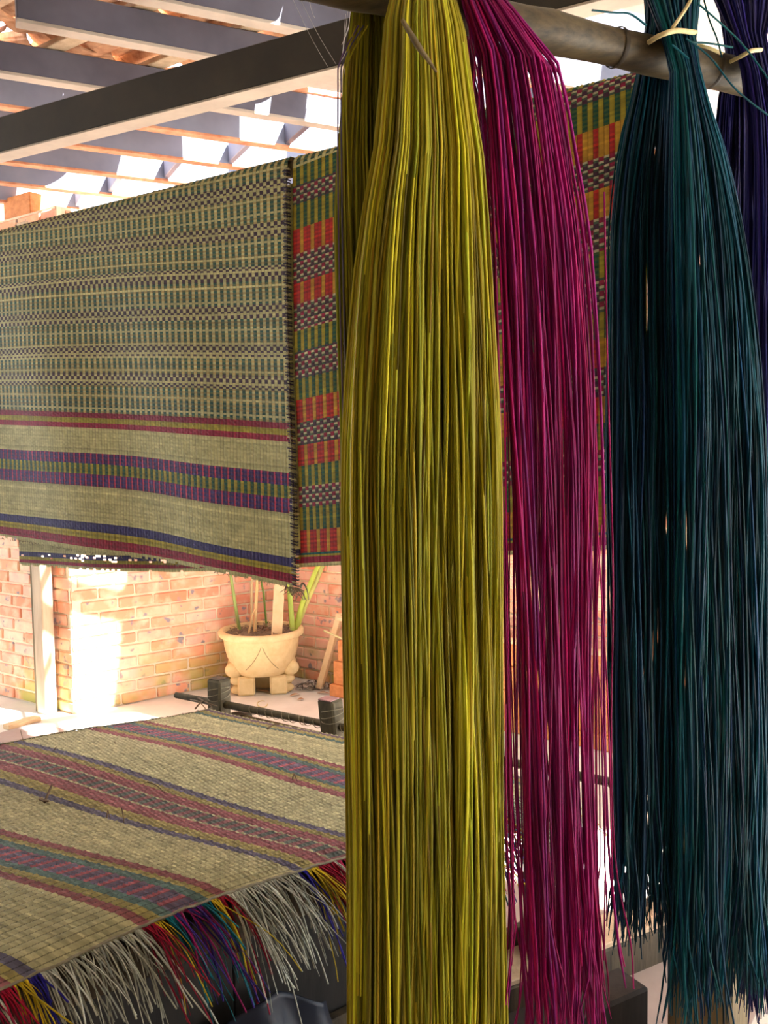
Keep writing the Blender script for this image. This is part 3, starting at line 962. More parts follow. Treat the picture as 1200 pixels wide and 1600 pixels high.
for px_ in ([(845, 70), (868, 120), (884, 182), (890, 260), (906, 400), (925, 700), (950, 1100), (958, 1400), (976, 1510)],
            [(840, 60), (880, 130), (890, 190), (898, 240), (918, 380)],
            [(944, 300), (950, 600), (958, 900), (955, 1150), (962, 1350), (985, 1470), (990, 1545)],
            [(742, 5), (742, 90), (738, 180), (746, 300), (768, 600)],
            [(730, 0), (736, 70), (748, 130), (748, 260), (765, 500)],
            [(940, 820), (932, 1000), (945, 1200), (944, 1500)],
            [(790, 1100), (792, 1300), (800, 1450), (790, 1570)]):
    zl = [on_plane(x, y, pA + pn * .055, pn) for x, y in px_]
    tubes('loose_strand', [resample(zl, 24)], np.array([0.0015]), M['reed'], h2, jit(MC, 1, .1))

# teal
TC = lin(4, 74, 82)
h3 = empty('reed_hank', at_d(1060, 60, 1.5), 'teal green hank of dyed reeds tied with pale string above the pole', 'reed bundle', 'dyed reed hanks on the pole')
tf = strands([(-160, 1000, 1110, .03, .03), (-60, 1004, 1092, .03, .025), (10, 1018, 1086, .04, .02), (52, 1034, 1083, .05, .014), (90, 1052, 1086, .06, .014), (130, 1052, 1092, .058, .02),
              (250, 1050, 1128, .05, .03), (400, 1050, 1158, .045, .035), (700, 1052, 1184, .035, .04), (1000, 1052, 1190, .03, .04), (1300, 1056, 1192, .03, .04), (1480, 1054, 1188, .03, .04),
              (1590, 1056, 1190, .03, .04)], 265, TC * .8, 0.0019, 34, .12, .03, end=(1440, 1600), frizz=.016, amt=.36, hue=.12, other=lin(4, 40, 74))
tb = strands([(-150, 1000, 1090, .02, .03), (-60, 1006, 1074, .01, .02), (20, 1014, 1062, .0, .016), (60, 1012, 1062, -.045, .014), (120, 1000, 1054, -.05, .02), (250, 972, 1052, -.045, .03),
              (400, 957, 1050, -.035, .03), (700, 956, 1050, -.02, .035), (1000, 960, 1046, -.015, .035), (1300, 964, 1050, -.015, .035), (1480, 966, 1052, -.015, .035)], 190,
             TC * .55, 0.0019, 32, .12, .03, end=(1370, 1485), frizz=.014, amt=.36, hue=.12, other=lin(4, 30, 60))  # shade of the back half put into its colour
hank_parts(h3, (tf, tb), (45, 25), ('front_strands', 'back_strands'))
tie = [on_plane(x, y, pA + pn * o_, pn) for x, y, o_ in ((1014, 66, .03), (1030, 56, .08), (1055, 48, .088), (1080, 50, .075), (1086, 52, .03), (1060, 62, -.0), (1020, 70, -.01), (1013, 67, .02))]
tubes('binding_cord', [resample(tie, 28)], np.array([.0042]), M['string'], h3, sides=6, ref=(0, 0, 1))['label'] = 'pale cream binding string'
tail = [on_plane(x, y, pA + pn * .078, pn) for x, y in ((1050, 45), (1062, 28), (1075, 8), (1086, -14))]
tubes('cord_tail', [resample(tail, 10)], np.array([.003]), M['string'], h3, sides=5, ref=(1, 0, 0))
for px_ in ([(1072, 60), (1110, 90), (1150, 140), (1200, 180)], [(1090, 5), (1130, 40), (1165, 75), (1205, 130)], [(1010, 40), (985, 22), (960, 20), (925, 16)],
            [(1050, 70), (1065, 82), (1076, 92)], [(1100, 0), (1108, 30), (1120, 60), (1128, 90)], [(1080, 66), (1110, 68), (1145, 74)]):
    zl = [on_plane(x, y, pA + pn * .09, pn) for x, y in px_]
    tubes('loose_strand', [resample(zl, 14)], np.array([0.0017]), M['reed'], h3, jit(TC, 1, .1), ref=(.2, .3, 1))

# navy
NC = lin(24, 20, 78)
h4 = empty('reed_hank', at_d(1180, 90, 1.6), 'dark navy blue hank of dyed reeds at the far right end of the pole', 'reed bundle', 'dyed reed hanks on the pole')
nf = strands([(-120, 1100, 1235, .02, .03), (0, 1120, 1208, .03, .025), (60, 1148, 1192, .05, .016), (84, 1162, 1190, .06, .013), (130, 1168, 1205, .06, .018), (250, 1176, 1216, .05, .025), (500, 1176, 1212, .03, .03),
              (900, 1176, 1200, .0, .03), (1200, 1174, 1194, -.01, .03), (1500, 1168, 1197, -.01, .03), (1600, 1166, 1200, -.01, .03)], 110, NC, 0.0020, 30, .2, .05, end=(1480, 1600), frizz=.016, amt=.3, hue=.12)
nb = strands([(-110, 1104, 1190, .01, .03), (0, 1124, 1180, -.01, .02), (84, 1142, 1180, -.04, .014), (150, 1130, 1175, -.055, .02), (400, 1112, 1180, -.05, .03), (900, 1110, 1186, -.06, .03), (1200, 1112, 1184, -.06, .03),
              (1500, 1112, 1186, -.06, .03)], 130, NC * .7, 0.0020, 30, .2, .05, end=(1380, 1500), frizz=.014, amt=.3, hue=.12)  # rear strands painted darker, as if shaded by the front ones
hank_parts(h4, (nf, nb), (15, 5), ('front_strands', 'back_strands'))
tie = [on_plane(x, y, pA + pn * o_, pn) for x, y, o_ in ((1138, 98, .02), (1158, 88, .07), (1172, 80, .085), (1188, 78, .07), (1192, 80, .03), (1160, 92, -.02), (1138, 98, .0))]
tubes('binding_cord', [resample(tie, 24)], np.array([.0036]), M['string'], h4, sides=6, ref=(0, 0, 1))
tie = [on_plane(x, y, pA + pn * o_, pn) for x, y, o_ in ((1090, 70, .04), (1110, 76, .05), (1128, 84, .05))]
tubes('cord_tail', [resample(tie, 10)], np.array([.004]), M['string'], h4, sides=5, ref=(0, 0, 1), flat=.6)
# dried brown blade lying on the yellow hank
lp = [on_plane(x, y, pA + pn * .112, pn) for x, y in ((628, 30), (640, 50), (656, 76), (670, 95), (682, 113))]
o = tubes('dry_blade', [resample(lp, 12)], np.concatenate([np.linspace(.0026, .0044, 5), np.linspace(.0044, .0014, 7)])[None], M['timber_brown'], None, sides=5, flat=.35)
tag(o, 'dry brown reed blade caught on the yellow hank near its top', 'leaf')

# ------------------------------------------------------------------ loom platform and its mat
ZB = 0.60
A0 = at_z(110, 1505, ZB)
Vb = unit(at_z(540, 1348, ZB) - A0)
Ub = unit(at_z(0, 1185, ZB) - at_z(550, 1370, ZB))
def ab(a, b, z=ZB): 
    p = A0 + Vb * a + Ub * b
    return np.array([p[0], p[1], z])
pl = empty('loom_platform', (*ab(.5, .6)[:2], 0), 'dark wooden loom platform carrying the striped mat', 'platform')
beam_between('front_rail', ab(-.75, .045, .545), ab(1.38, .045, .545), .06, .075, M['timber_dark'], pl)
beam_between('far_rail', ab(-.75, 1.24, .545), ab(1.38, 1.24, .545), .06, .075, M['timber_dark'], pl)
for a in np.linspace(-.6, 1.3, 12):
    beam_between('slat', ab(a, .085, .572), ab(a, 1.2, .572), .09, .018, M['timber_brown'], pl)
for a, b in ((-.06, .06), (-.06, 1.22), (1.32, .06), (1.32, 1.22)):
    p_ = ab(a, b, 0)
    box('leg', (p_[0], p_[1], .252), Vb, np.cross(Z3, Vb), .085, .085, .504, M['timber_dark'], pl)
for a in (-.40, .16, .72, 1.06):
    La = .54 if a < 1 else .46
    if a < 1:
        beam_between('apron_board', ab(a - .279, .16, .30), ab(a + .279, .16, .30), .02, .38, M['timber_black'], pl, bev=.003)  # near-black boards added to darken the space under the platform
beam_between('apron_board', ab(1.0, .16, .30), ab(1.26, .16, .30), .02, .38, M['timber_brown'], pl, bev=.003)
beam_between('stretcher', ab(-.75, .13, .14), ab(1.38, .13, .14), .03, .06, M['timber_dark'], pl)
bz0, bz1 = at_z(275, 1086, .60), at_z(960, 1223, .60)
bdv = unit(bz1 - bz0)
bb = tubes('back_bar', [resample([bz0, bz0 + bdv * .7 + Z3 * .004, bz0 + bdv * 1.4, bz0 + bdv * 2.3], 24)], np.full((1, 24), .0125) + rng.normal(0, .001, (1, 24)), M['timber_mid'], pl, sides=7, ref=(0, 0, 1))
for x, y in ((349, 1108), (522, 1146)):
    p_ = at_z(x, y, .575)
    t = np.dot(p_ - bz0, bdv)
    c = bz0 + bdv * t - np.cross(Z3, bdv) * 0.0
    pg = box('peg_block', (c[0], c[1], .590), bdv, np.cross(Z3, bdv), .064, .060, .20, M['timber_mid'], pl, .006, az_=unit(Z3 + bdv * (.02 if x < 400 else -.10)))
    box('peg_top', (c[0] + (0 if x < 400 else -.012), c[1], .6915), bdv, np.cross(Z3, bdv), .052, .048, .004, M['timber_dark'] if x < 400 else M['purple_mark'], pg, .001)
    wr = []
    for kk in range(3):
        a = [c + bdv * (.04 * math.cos(t_)) + np.cross(Z3, bdv) * (.038 * math.sin(t_)) + Z3 * (.03 + .012 * kk + .012 * math.sin(t_ + kk)) for t_ in np.linspace(0, 6.28, 17)]
        wr.append(a)
    tubes('lashing', wr, np.full(3, .0018), M['grey_cord'], pg, sides=4, ref=(0, 0, 1))
wr = []
for t in np.concatenate([np.linspace(.36, .95, 18), np.linspace(1.0, 1.9, 24)]):
    c = bz0 + bdv * (t + random.uniform(-.01, .01))
    nn_ = np.cross(Z3, bdv)
    wr.append([c + nn_ * .0142 * math.cos(q) + Z3 * (.0142 * math.sin(q)) + bdv * .006 * q for q in np.linspace(0, 6.28, 12)])
tubes('bar_lashing', wr, np.full(len(wr), .0016), M['grey_cord'], pl, sides=4, ref=(.3, .2, 1))['kind'] = 'stuff'

bm_root = empty('striped_mat', (*ab(.4, .6)[:2], ZB), 'striped reed mat with coloured fringe lying on the loom platform', 'mat')
A_LO, A_HI, B_W = -.55, 1.29, 1.31
RP = 0.0055
nrm = int((A_HI - A_LO) / RP)
ncm = int(B_W / 0.019)
KA = ([-.6, .225, .59, .975, 1.3], [.16, .12, .055, .022, .0])
def matpt(a, b):
    aa = a - np.interp(a, *KA) * b
    z = ZB + .012 + 0.006 * np.sin(a * 7 + b * 2) + .005 * np.sin(b * 6 + a * 3) + 0.008 * np.sin(a * 4.3 - b * 1.1)
    edge = np.clip(.06 - b, 0, .06)
    z = z - edge * .15
    return A0 * np.array([1, 1, 0]) + aa[..., None] * Vb + b[..., None] * Ub + z[..., None] * Z3
def Sm(r, c): return matpt(A_LO + r * RP, c * B_W / ncm)
G = lambda a0, seq: [(a0 + s, a0 + e_, k_) for s, e_, k_ in seq]
G1 = [(-.09, -.066, 'red'), (-.066, -.045, 'yellow'), (-.045, -.026, 'teal'), (-.026, .03, 'pr'), (.03, .05, 'teal'), (.05, .068, 'yellow'), (.068, .09, 'red')]
G2 = [(-.112, -.09, 'navy'), (-.09, -.062, 'yellow'), (-.062, -.02, 'red'), (-.02, -.014, 'cream'), (-.014, .03, 'gr'), (.03, .036, 'cream'), (.036, .066, 'red'), (.066, .088, 'yellow'), (.088, .11, 'navy')]
BM = G(-.16, G2) + G(.225, G1) + G(.59, G2) + G(.975, G1) + [(1.222, 1.24, 'teal'), (1.24, 1.262, 'yellow'), (1.262, 1.28, 'purple')]
holes = rng.random((nrm, ncm))
PALE = {}
bed_f = banded(BM, lambda r: A_LO + r * RP)
def bed_col(r, k):
    c = bed_f(r, k)
    return c * .68 + .32 * np.array(lin(152, 152, 148))      # worn, dusty weave
woven('woven_panel', Sm, nrm, ncm, bed_col, M['weave'], bm_root, 0.0026, normal=Z3, twine=0.45, cell=0.13)
# twisted end cords along both short edges
for b_, nm in ((0.004, 'end_cord'), (B_W - .004, 'end_cord')):
    aa = np.linspace(A_LO, A_HI, 120)
    pth = matpt(aa, np.full_like(aa, b_)) + Z3 * .003 + rng.normal(0, .0012, (120, 3))
    tubes(nm, [pth], np.full((1, 120), .0028), M['grey_cord'], bm_root, sides=5, ref=(0, 0, 1))
# fringe of loose reed ends
def fringe_colour(a):
    for s, e_, k_ in BM:
        if s <= a < e_:
            return {'red': lin(150, 20, 52), 'yellow': lin(192, 168, 40), 'teal': lin(16, 98, 112), 'pr': [lin(60, 36, 130), lin(130, 22, 84), lin(50, 34, 110)][random.randrange(3)], 'navy': lin(38, 32, 130),
                    'gr': [lin(140, 20, 60), lin(60, 30, 60)][random.randrange(2)], 'cream': lin(186, 190, 178), 'purple': lin(84, 30, 90)}[k_]
    return [lin(174, 178, 166), lin(196, 200, 190), lin(148, 152, 142)][random.randrange(3)]
fp, fc, frd = [], [], []
for i in range(980):
    a = random.uniform(A_LO, 1.26)
    b0 = 0.0
    L_ = random.uniform(.08, .23) if a > .1 else random.uniform(.05, .16)
    if random.random() < .06: L_ *= 1.5
    st_ = matpt(np.array([a]), np.array([b0]))[0]
    out = -Ub * random.uniform(.7, 1.1) + Vb * random.gauss(.0, .14)
    pts_, v_ = [st_ + Ub * .01 + Z3 * .001, st_], out * .6
    p_ = st_.copy()
    dirv = unit(out + Z3 * random.uniform(-1.0, -.15))
    step = L_ / 7
    drop = random.uniform(.03, .26)
    for q in range(7):
        p_ = p_ + dirv * step
        dirv = unit(dirv + np.array([random.gauss(0, .05), random.gauss(0, .05), -drop]))
        pts_.append(p_.copy())
    fp.append(pts_); fc.append(fringe_colour(a)); frd.append(random.uniform(.0012, .0033))
fp, fc, frd = np.array(fp), np.array(fc) * np.exp(rng.normal(0, .2, (980, 1))), np.array(frd)
tubes('fringe', fp[60:], frd[60:], M['reed'], bm_root, fc[60:], sides=4, ref=(.3, .5, 1), flat=.6)['kind'] = 'stuff'
for i in range(60):
    tubes('fringe_strand', fp[i:i + 1], frd[i:i + 1] * 1.15, M['reed'], bm_root, fc[i:i + 1], sides=4, ref=(.3, .5, 1), flat=.6)
# short frayed ends along the far short edge
fe = []
for i in range(240):
    a = random.uniform(A_LO, 1.27)
    s_ = matpt(np.array([a]), np.array([B_W]))[0]
    d = Ub * random.uniform(.006, .02) + Vb * random.gauss(0, .008) + Z3 * random.uniform(-.008, .006)
    fe.append([s_, s_ + d * .6, s_ + d - Z3 * .003])
tubes('frayed_edge', fe, np.full(len(fe), .0012), M['dark_cord'], bm_root, sides=3, ref=(.3, .5, 1))['kind'] = 'stuff'

# twigs and chips lying on the mat
def mat_twig(px_, lift, r0, label, name='twig', mat='twig'):
    P_ = []
    for (x, y), h in zip(px_, lift):
        q = at_z(x, y, ZB + .016)
        P_.append(q + Z3 * h)
    o = tubes(name, [resample(P_, 10)], np.linspace(r0, r0 * .5, 10)[None], M[mat], None, sides=5, ref=(.2, .3, 1))
    return tag(o, label, 'twig', 'bits of debris on the striped mat')
mat_twig([(70, 1256), (76, 1246), (82, 1238)], [.004, .012, .022], .004, 'bent brown twig standing on the mat beside the left navy stripe')
mat_twig([(62, 1250), (70, 1255), (76, 1253)], [.003, .006, .003], .004, 'short pale chip beside the bent brown twig')
mat_twig([(167, 1280), (169, 1275), (172, 1281)], [.004, .014, .003], .0016, 'tiny dark twig like an arch on the navy stripe')
mat_twig([(191, 1275), (193, 1282), (194, 1288)], [.02, .01, .003], .0016, 'thin dark upright sprig right of the arched twig')
mat_twig([(230, 1224), (245, 1232), (258, 1242)], [.004, .008, .004], .0014, 'long thin green stem lying across the upper navy stripe')
mat_twig([(78, 1187), (83, 1180), (88, 1175)], [.003, .01, .016], .0026, 'grey twig at the far left end of the navy stripe')
mat_twig([(418, 1141), (426, 1137), (436, 1134)], [.004, .008, .004], .0036, 'brown chip near the mat edge by the second peg')
mat_twig([(457, 1220), (460, 1216), (464, 1222)], [.004, .012, .004], .0026, 'dark speck of bark on the purple stripe near the yellow reeds')
mat_twig([(33, 1156), (36, 1163), (40, 1168)], [.03, .016, .006], .0012, 'hair-thin sprig sticking up at the left mat corner')
mat_twig([(180, 1165), (181, 1172), (182, 1176)], [.012, .01, .002], .0012, 'pair of short dark sprigs by the red stripe', 'twig')
tb_ = [[(298, 1098), (312, 1106), (322, 1112)], [(305, 1112), (318, 1104), (332, 1109)], [(310, 1095), (326, 1108), (340, 1107)]]
for i, (t3, lb) in enumerate(zip(tb_, ('pale curled straw at the mat corner below the first peg', 'crossed brown straw at the back corner of the mat', 'long brown straw under the first peg'))):
    mat_twig(t3, [.01, .02, .008], .0032, lb)

# ------------------------------------------------------------------ sill beam, post, bench and tarpaulin at the lower right and below
e0, e1 = at_z(840, 1590, 0), at_z(1040, 1505, 0)
ed = unit(e1 - e0)
en = np.cross(Z3, ed)
sill = empty('sill_beam', (e0[0], e0[1], 0), 'heavy timber beam on the floor below the magenta and teal reeds', 'beam')
c0_, c1_ = e0 - ed * .95 + en * .065, e0 + ed * 2.2 + en * .065
beam_between('timber', c0_ + Z3 * .055, c1_ + Z3 * .055, .13, .11, M['timber_dark'], sill, bev=.006)
beam_between('lit_top_plank', c0_ + Z3 * .118, c1_ + Z3 * .118, .125, .016, M['timber_pale'], sill, bev=.003)['label'] = 'pale plank standing for the lit top face'  # pale tone stands for light falling on the beam's top
pb = at_d(1108, 1500, 2.06)
post = empty('timber_post', (pb[0], pb[1], 0), 'short square brown timber post below the teal reeds', 'post')
box('post_block', (pb[0], pb[1], .29), unit(Vb + .25 * Ub), np.cross(Z3, unit(Vb + .25 * Ub)), .15, .15, .58, M['timber_brown'], post, .008)
box('post_cap', (pb[0], pb[1], .588), unit(Vb + .25 * Ub), np.cross(Z3, unit(Vb + .25 * Ub)), .13, .13, .016, M['timber_dark'], post, .006)
n_ = 22
ga, gh = np.meshgrid(np.linspace(.12, .62, n_), np.linspace(0, 1, n_), indexing='ij')
fold = .014 * np.sin(ga * 46 + gh * 3) + .010 * np.sin(ga * 83 - gh * 5) * (1 - gh)
gb = .085 - .13 * (1 - gh) ** 1.6 + fold
gz = .012 + (.27 + .04 * np.sin(ga * 17)) * gh
TP = A0 * np.array([1, 1, 0]) + ga[..., None] * Vb + gb[..., None] * Ub + gz[..., None] * Z3
idx = np.arange(n_ * n_).reshape(n_, n_)
o = np_mesh('tarpaulin', TP.reshape(-1, 3), np.stack([idx[:-1, :-1], idx[1:, :-1], idx[1:, 1:], idx[:-1, 1:]], -1).reshape(-1, 4), M['tarp'])
o.modifiers.new('thickness', 'SOLIDIFY').thickness = .004
tag(o, 'dark blue tarpaulin draped below the fringe of the striped mat', 'tarpaulin')
x0_ = at_z(1011, 1600, .07) - ed * .0
blk = at_d(990, 1590, 2.22); blk[2] = 0
o = beam_between('dark_filler_block', blk - ed * .55 + Z3 * .066, blk + Z3 * .066, .11, .132, M['timber_black'], None, bev=.008)  # black block added to darken the floor in front of the beam
tag(o, 'black block added to darken the floor before the floor beam', 'timber')

# ------------------------------------------------------------------ alcove: planter, stalks, stake, litter, wooden chest, timber post
pc = at_d(410, 1060, 5.50)
pc = np.array([pc[0], pc[1], 0.0])
pot = empty('planter', pc, 'sand coloured footed stone planter in the brick corner', 'planter')
def lathe(name, prof, mat, parent, seg=36):
    V, Fq = [], []
    for r, z in prof:
        for i in range(seg):
            a = 2 * math.pi * i / seg
            V.append((pc[0] + r * math.cos(a), pc[1] + r * math.sin(a), z))
    for j in range(len(prof) - 1):
        for i in range(seg):
            k = (i + 1) % seg
            Fq.append((j * seg + i, j * seg + k, (j + 1) * seg + k, (j + 1) * seg + i))
    return np_mesh(name, V, Fq, mat, parent)
lathe('bowl', [(.002, .115), (.10, .115), (.155, .125), (.185, .165), (.213, .23), (.228, .29), (.234, .345), (.235, .352), (.255, .356), (.262, .362), (.263, .385), (.256, .394), (.236, .395), (.228, .388), (.224, .36), (.19, .34)], M['pot'], pot)
lathe('soil', [(.222, .372), (.15, .378), (.06, .384), (.002, .382)], M['soil'], pot)
tocam = unit(np.array([-pc[0], -pc[1], 0]))
side = np.cross(Z3, tocam)
# foot ring with a square drain gate facing the camera
bm = bmesh.new()
for sgn in (-1, 1):
    add_box(bm, pc + side * sgn * .098 + tocam * .03 + Z3 * .06, side, tocam, Z3, .106, .17, .12, .012)
add_box(bm, pc - tocam * .08 + Z3 * .06, side, tocam, Z3, .24, .05, .12, .006)
bm_obj('foot', bm, M['pot'], pot)
for q in range(4):
    a = math.radians(22) + (q * math.pi / 2)
    dr = math.cos(a) * side + math.sin(a) * tocam * (1 if q % 2 == 0 else 1)
    dr = unit([side * 1 + tocam * .38, -side + tocam * .38, side - tocam * .5, -side - tocam * .5][q])
    tg = np.cross(Z3, dr)
    bm = bmesh.new()
    for (ro, zc, rx, rz) in ((.135, .032, .072, .034), (.150, .090, .062, .034), (.176, .158, .064, .052)):
        g = bmesh.ops.create_uvsphere(bm, u_segments=14, v_segments=8, radius=1)
        c = pc + dr * ro + Z3 * zc
        mtx = Matrix(((dr[0] * rx, tg[0] * .045, 0, c[0]), (dr[1] * rx, tg[1] * .045, 0, c[1]), (0, 0, rz, c[2]), (0, 0, 0, 1)))
        bmesh.ops.transform(bm, matrix=mtx, verts=g['verts'])
    bm_obj('bracket', bm, M['pot'], pot, smooth=True)
lines = []
for sgn in (-1, 1):
    pth = []
    for t in np.linspace(0, 1, 12):
        th_ = sgn * (.02 + .36 * t ** 1.0 + .16 * t ** 3)
        z_ = .325 - .15 * t ** .8
        r_ = np.interp(z_, [.115, .125, .165, .23, .29, .345], [.10, .155, .185, .213, .228, .234]) + .0005
        dd = math.cos(th_) * tocam + math.sin(th_) * side
        pth.append(pc + dd * r_ + Z3 * z_)
    lines.append(pth)
tubes('incised_line', lines, np.full(2, .0022), M['pot_line'], pot, sides=5, ref=(.3, .2, 1))
# litter on the soil
def litter(name, cen, rx, ry, n, z0, zj, parent=None, size=.03, palette=None):
    pal = palette or [lin(150, 124, 96), lin(112, 92, 74), lin(186, 160, 128), lin(132, 118, 104)]
    pth, cc = [], []
    for i in range(n):
        a, r_ = random.uniform(0, 6.28), math.sqrt(random.random())
        c = cen + side * (math.cos(a) * r_ * rx) + tocam * (math.sin(a) * r_ * ry) + Z3 * (z0 + random.uniform(0, zj) * (1 - r_ * .7))
        d = unit(np.array([random.gauss(0, 1), random.gauss(0, 1), random.gauss(0, .25)])) * size * random.uniform(.5, 1.5)
        pth.append([c - d / 2, c + Z3 * size * .12, c + d / 2]); cc.append(random.choice(pal))
    return tubes(name, pth, np.array([[.001, .0055, .001]]) * np.ones((n, 1)) * random.uniform(.8, 1.1), M['litter'], parent, np.array(cc), 5, ref=(.2, .3, 1), flat=.35)
litter('leaf_mulch', pc, .20, .20, 150, .384, .018, pot, .045)['kind'] = 'stuff'
lc_ = at_d(492, 1066, 5.52); lc_ = np.array([lc_[0], lc_[1], 0])
o = litter('leaf_litter', lc_, .12, .06, 130, .006, .06, None, .05, [lin(120, 112, 104), lin(150, 142, 132), lin(96, 86, 78), lin(180, 168, 150)])
tag(o, 'heap of grey dry leaves between the planter and the chest', 'leaves', kind='stuff')
for (x, y, r_, lb) in ((461, 1086, .035, 'curled tan leaf on the floor right of the planter'), (444, 1082, .03, 'pale pink chip on the floor in front of the planter foot'), (470, 1093, .022, 'smallest chip on the floor before the planter'),
                       (410, 1080, .05, 'flat brown leaf lying under the planter gate'), (505, 1083, .04, 'brown leaf by the left foot of the chest')):
    c = at_z(x, y, .006)
    d = unit(side + tocam * random.uniform(-.6, .6)) * r_
    o = tubes('fallen_leaf', [resample([c - d, c + Z3 * .008, c + d], 8)], np.array([[.001, .006, .011, .013, .012, .009, .005, .001]]), M['litter'], None, np.array([lin(170, 128, 96)]), 6, ref=(0, 0, 1), flat=.25)
    tag(o, lb, 'leaf', 'fallen leaves on the alcove floor')
o = tubes('straw_ring', [[at_z(410 + 8 * math.cos(t), 1100 + 5 * math.sin(t), .004) for t in np.linspace(0, 5.2, 14)]], np.array([.003]), M['string'], None, sides=5, ref=(0, 0, 1))
tag(o, 'pale curled straw loop on the floor in front of the planter', 'straw')

# plant stalks growing from the planter
def stalk(px_, d0, r0, r1, c, label, name='cut_stalk', flat=.6, group='stalks growing in the stone planter'):
    P_ = [at_d(x, y, d0 + i * .012) for i, (x, y) in enumerate(px_)]
    P_[0][2] = .372
    n = 12
    o = tubes(name, [resample(P_, n)], np.linspace(r0, r1, n)[None], M['stalk'], None, np.array([c]), 7, ref=(.1, 1, .1), flat=flat)
    # a sheath scar part-way up, as a ring of the same stalk
    me = o
    return tag(me, label, 'plant stalk', group)
stalk([(374, 975), (366, 935), (360, 895), (356, 860)], 5.55, .012, .008, lin(150, 168, 96), 'thin grey green stalk at the left of the planter')
stalk([(398, 982), (400, 945), (402, 900), (400, 850)], 5.45, .011, .010, lin(206, 170, 118), 'straw coloured dry stalk left of the flat stake')
stalk([(393, 955), (393, 925), (395, 895), (396, 850)], 5.62, .009, .008, lin(220, 196, 150), 'pale thin dry stalk behind the straw coloured one')
stalk([(416, 960), (412, 930), (408, 905), (405, 850)], 5.66, .007, .006, lin(120, 150, 70), 'thin green stalk just left of the flat stake')
stalk([(457, 978), (454, 945), (452, 915), (450, 850)], 5.52, .018, .014, lin(176, 196, 92), 'upright lime green stalk right of the flat stake')
stalk([(462, 972), (472, 945), (488, 905), (505, 865)], 5.54, .020, .015, lin(186, 200, 84), 'thick lime green stalk leaning right from the planter')
stalk([(464, 974), (480, 940), (496, 905), (512, 862)], 5.60, .014, .013, lin(206, 204, 120), 'yellowish leaning stalk on the right of the thick green one')
stalk([(388, 976), (394, 962), (400, 950)], 5.42, .008, .003, lin(196, 160, 112), 'short broken dry sheath on the straw coloured stalk')
sb0, sb1 = at_d(432, 982, 5.36), at_d(440, 850, 5.50)
sb0[2] = .376
sdir = unit(sb1 - sb0)
o = box('wooden_stake', (sb0 + sb1) / 2, side, unit(np.cross(sdir, side)), .066, .014, np.linalg.norm(sb1 - sb0), M['board_tan'], None, .003, az_=sdir)
tag(o, 'flat pale wooden stake standing in the planter', 'stake')

# long low wooden chest leaning in front of the back wall
k0, k1 = at_z(520, 1088, 0), at_z(955, 1176, 0)
kd = unit(k1 - k0)
kn = perp(kd)
if np.dot(kn, EYE - k0) < 0: kn = -kn
KL = 2.0
chest = empty('wooden_chest', (k0[0], k0[1], 0), 'long low orange wooden chest in front of the back wall', 'chest')
kh = .47
def kp(t, z, o_=0): return k0 + kd * t + Z3 * z - kn * o_
for j, (z0_, z1_) in enumerate(((.075, .215), (.219, .345), (.349, kh))):
    L0 = (.0, .035, .075)[j]
    box('panel_board', kp(L0 + (KL - L0) / 2, (z0_ + z1_) / 2, .02 + .004 * j), kd, kn, KL - L0, .022, z1_ - z0_, M['timber_orange'], chest, .003)
beam_between('bottom_rail', kp(-.02, .038, .015), kp(KL, .038, .015), .05, .072, M['timber_orange'], chest)
beam_between('top_rail', kp(.05, kh + .012, .02), kp(KL, kh + .012, .02), .06, .022, M['board_tan'], chest)
q0, q1 = at_z(499, 1078, .0) + Z3 * .002, at_d(532, 972, 5.40)
q1 = np.array([q1[0], q1[1], .49])
sd_ = unit(q1 - q0)
box('end_stile', (q0 + q1) / 2 + Z3 * .008, kd, unit(np.cross(sd_, kd)), .045, .03, np.linalg.norm(q1 - q0), M['board_tan'], chest, .003, az_=sd_)['label'] = 'pale slanting end stile'
rp = [kp(-.05, .40, -.012), kp(.08, .37, -.012), kp(.25, .33, -.012)]
tubes('rope', [resample(rp, 10)], np.array([.006]), M['string'], chest, sides=6, ref=(0, 0, 1))
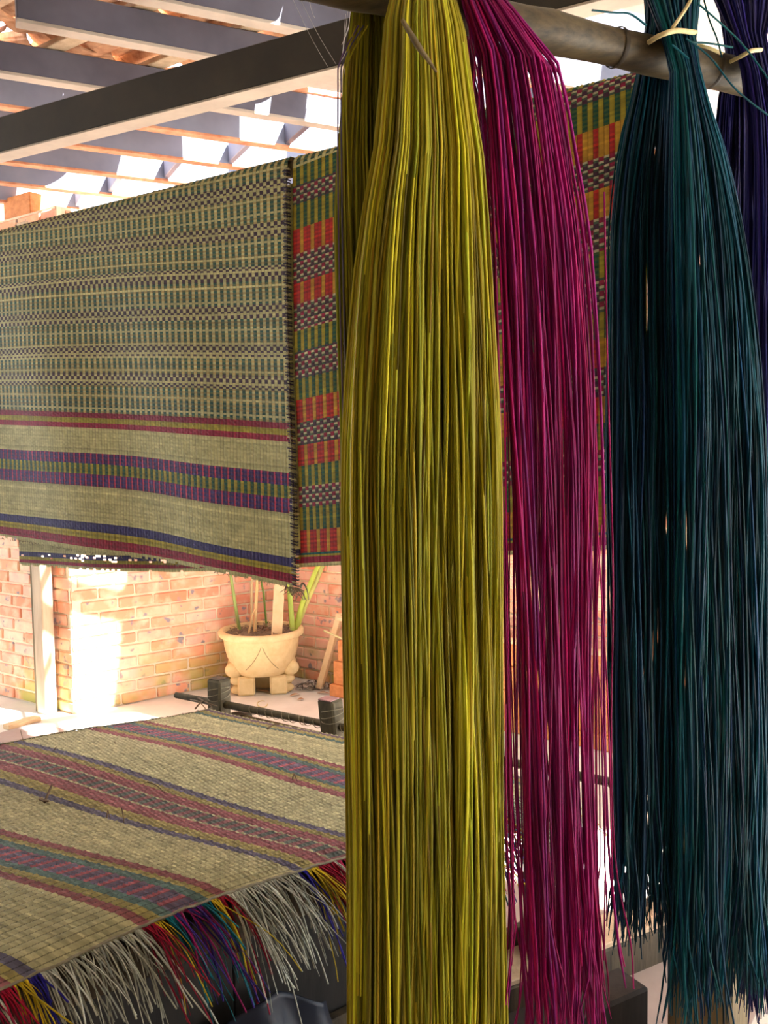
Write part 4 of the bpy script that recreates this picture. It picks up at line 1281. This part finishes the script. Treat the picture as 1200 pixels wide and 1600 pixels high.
box('chest_back', kp(KL / 2, .24, .30), kd, kn, KL, .02, .46, M['timber_orange'], chest, .003)

# timber post before the left wall with a threshold at its foot
tpb = at_z(72, 1107, 0)
tpb = tpb + dF * .10 + nF * .045
lp_ = empty('door_post', (tpb[0], tpb[1], 0), 'timber post standing against the left brick wall', 'post')
pd1 = unit(dF)
box('post_shaft', (tpb[0] - .02 * dF[0], tpb[1] - .02 * dF[1], 1.39), dF, nF, .088, .075, 2.78, M['timber_pale'], lp_, .005)  # pale timber stands for the sunlit face, brown strip for the shaded one
box('shaded_side', (tpb[0] - .083 * dF[0], tpb[1] - .083 * dF[1], 1.39), dF, nF, .03, .05, 2.78, M['timber_brown'], lp_, .003)['label'] = 'brown strip standing for its shaded left side'
t0_, t1_ = at_z(22, 1128, .03), at_z(96, 1107, .03)
td = unit(t1_ - t0_)
o = beam_between('trim_1', t0_ - td * .05 - Z3 * .016, t1_ - td * .15 - Z3 * .016, .06, .028, M['board_tan'])
tag(o, kind='structure')
tbx = at_z(57, 338, 2.86)
# leftovers on top of the wall
w0 = Cl + dF * (np.linalg.norm(C0 - Cl) - .40) - nF * .1
o = box('wooden_box', (w0[0], w0[1], WALL_H + .065), dF, nF, .26, .14, .13, M['timber_orange'], None, .004)
tag(o, 'small tan wooden box on top of the left wall above the mat', 'box')

# ------------------------------------------------------------------ cobweb threads by the beam
wb_ = []
for a_, b_ in (((458, 0), (512, 104)), ((470, 0), (525, 100)), ((483, 0), (492, 28)), ((545, 0), (536, 80)), ((555, 2), (538, 60)), ((540, 22), (535, 85)), ((552, 20), (534, 70)), ((548, 8), (544, 46)), ((530, 100), (548, 60)), ((560, 10), (541, 75))):
    p0_, p1_ = at_d(*a_, 1.9), at_d(*b_, 2.1)
    mid = (p0_ + p1_) / 2 - Z3 * .006
    wb_.append(resample([p0_, mid, p1_], 8))
o = tubes('cobweb', wb_, np.full(len(wb_), .0005), M['web'], None, sides=3)
tag(o, 'thin grey cobweb threads between the beam and the yellow reeds', 'cobweb', kind='stuff')
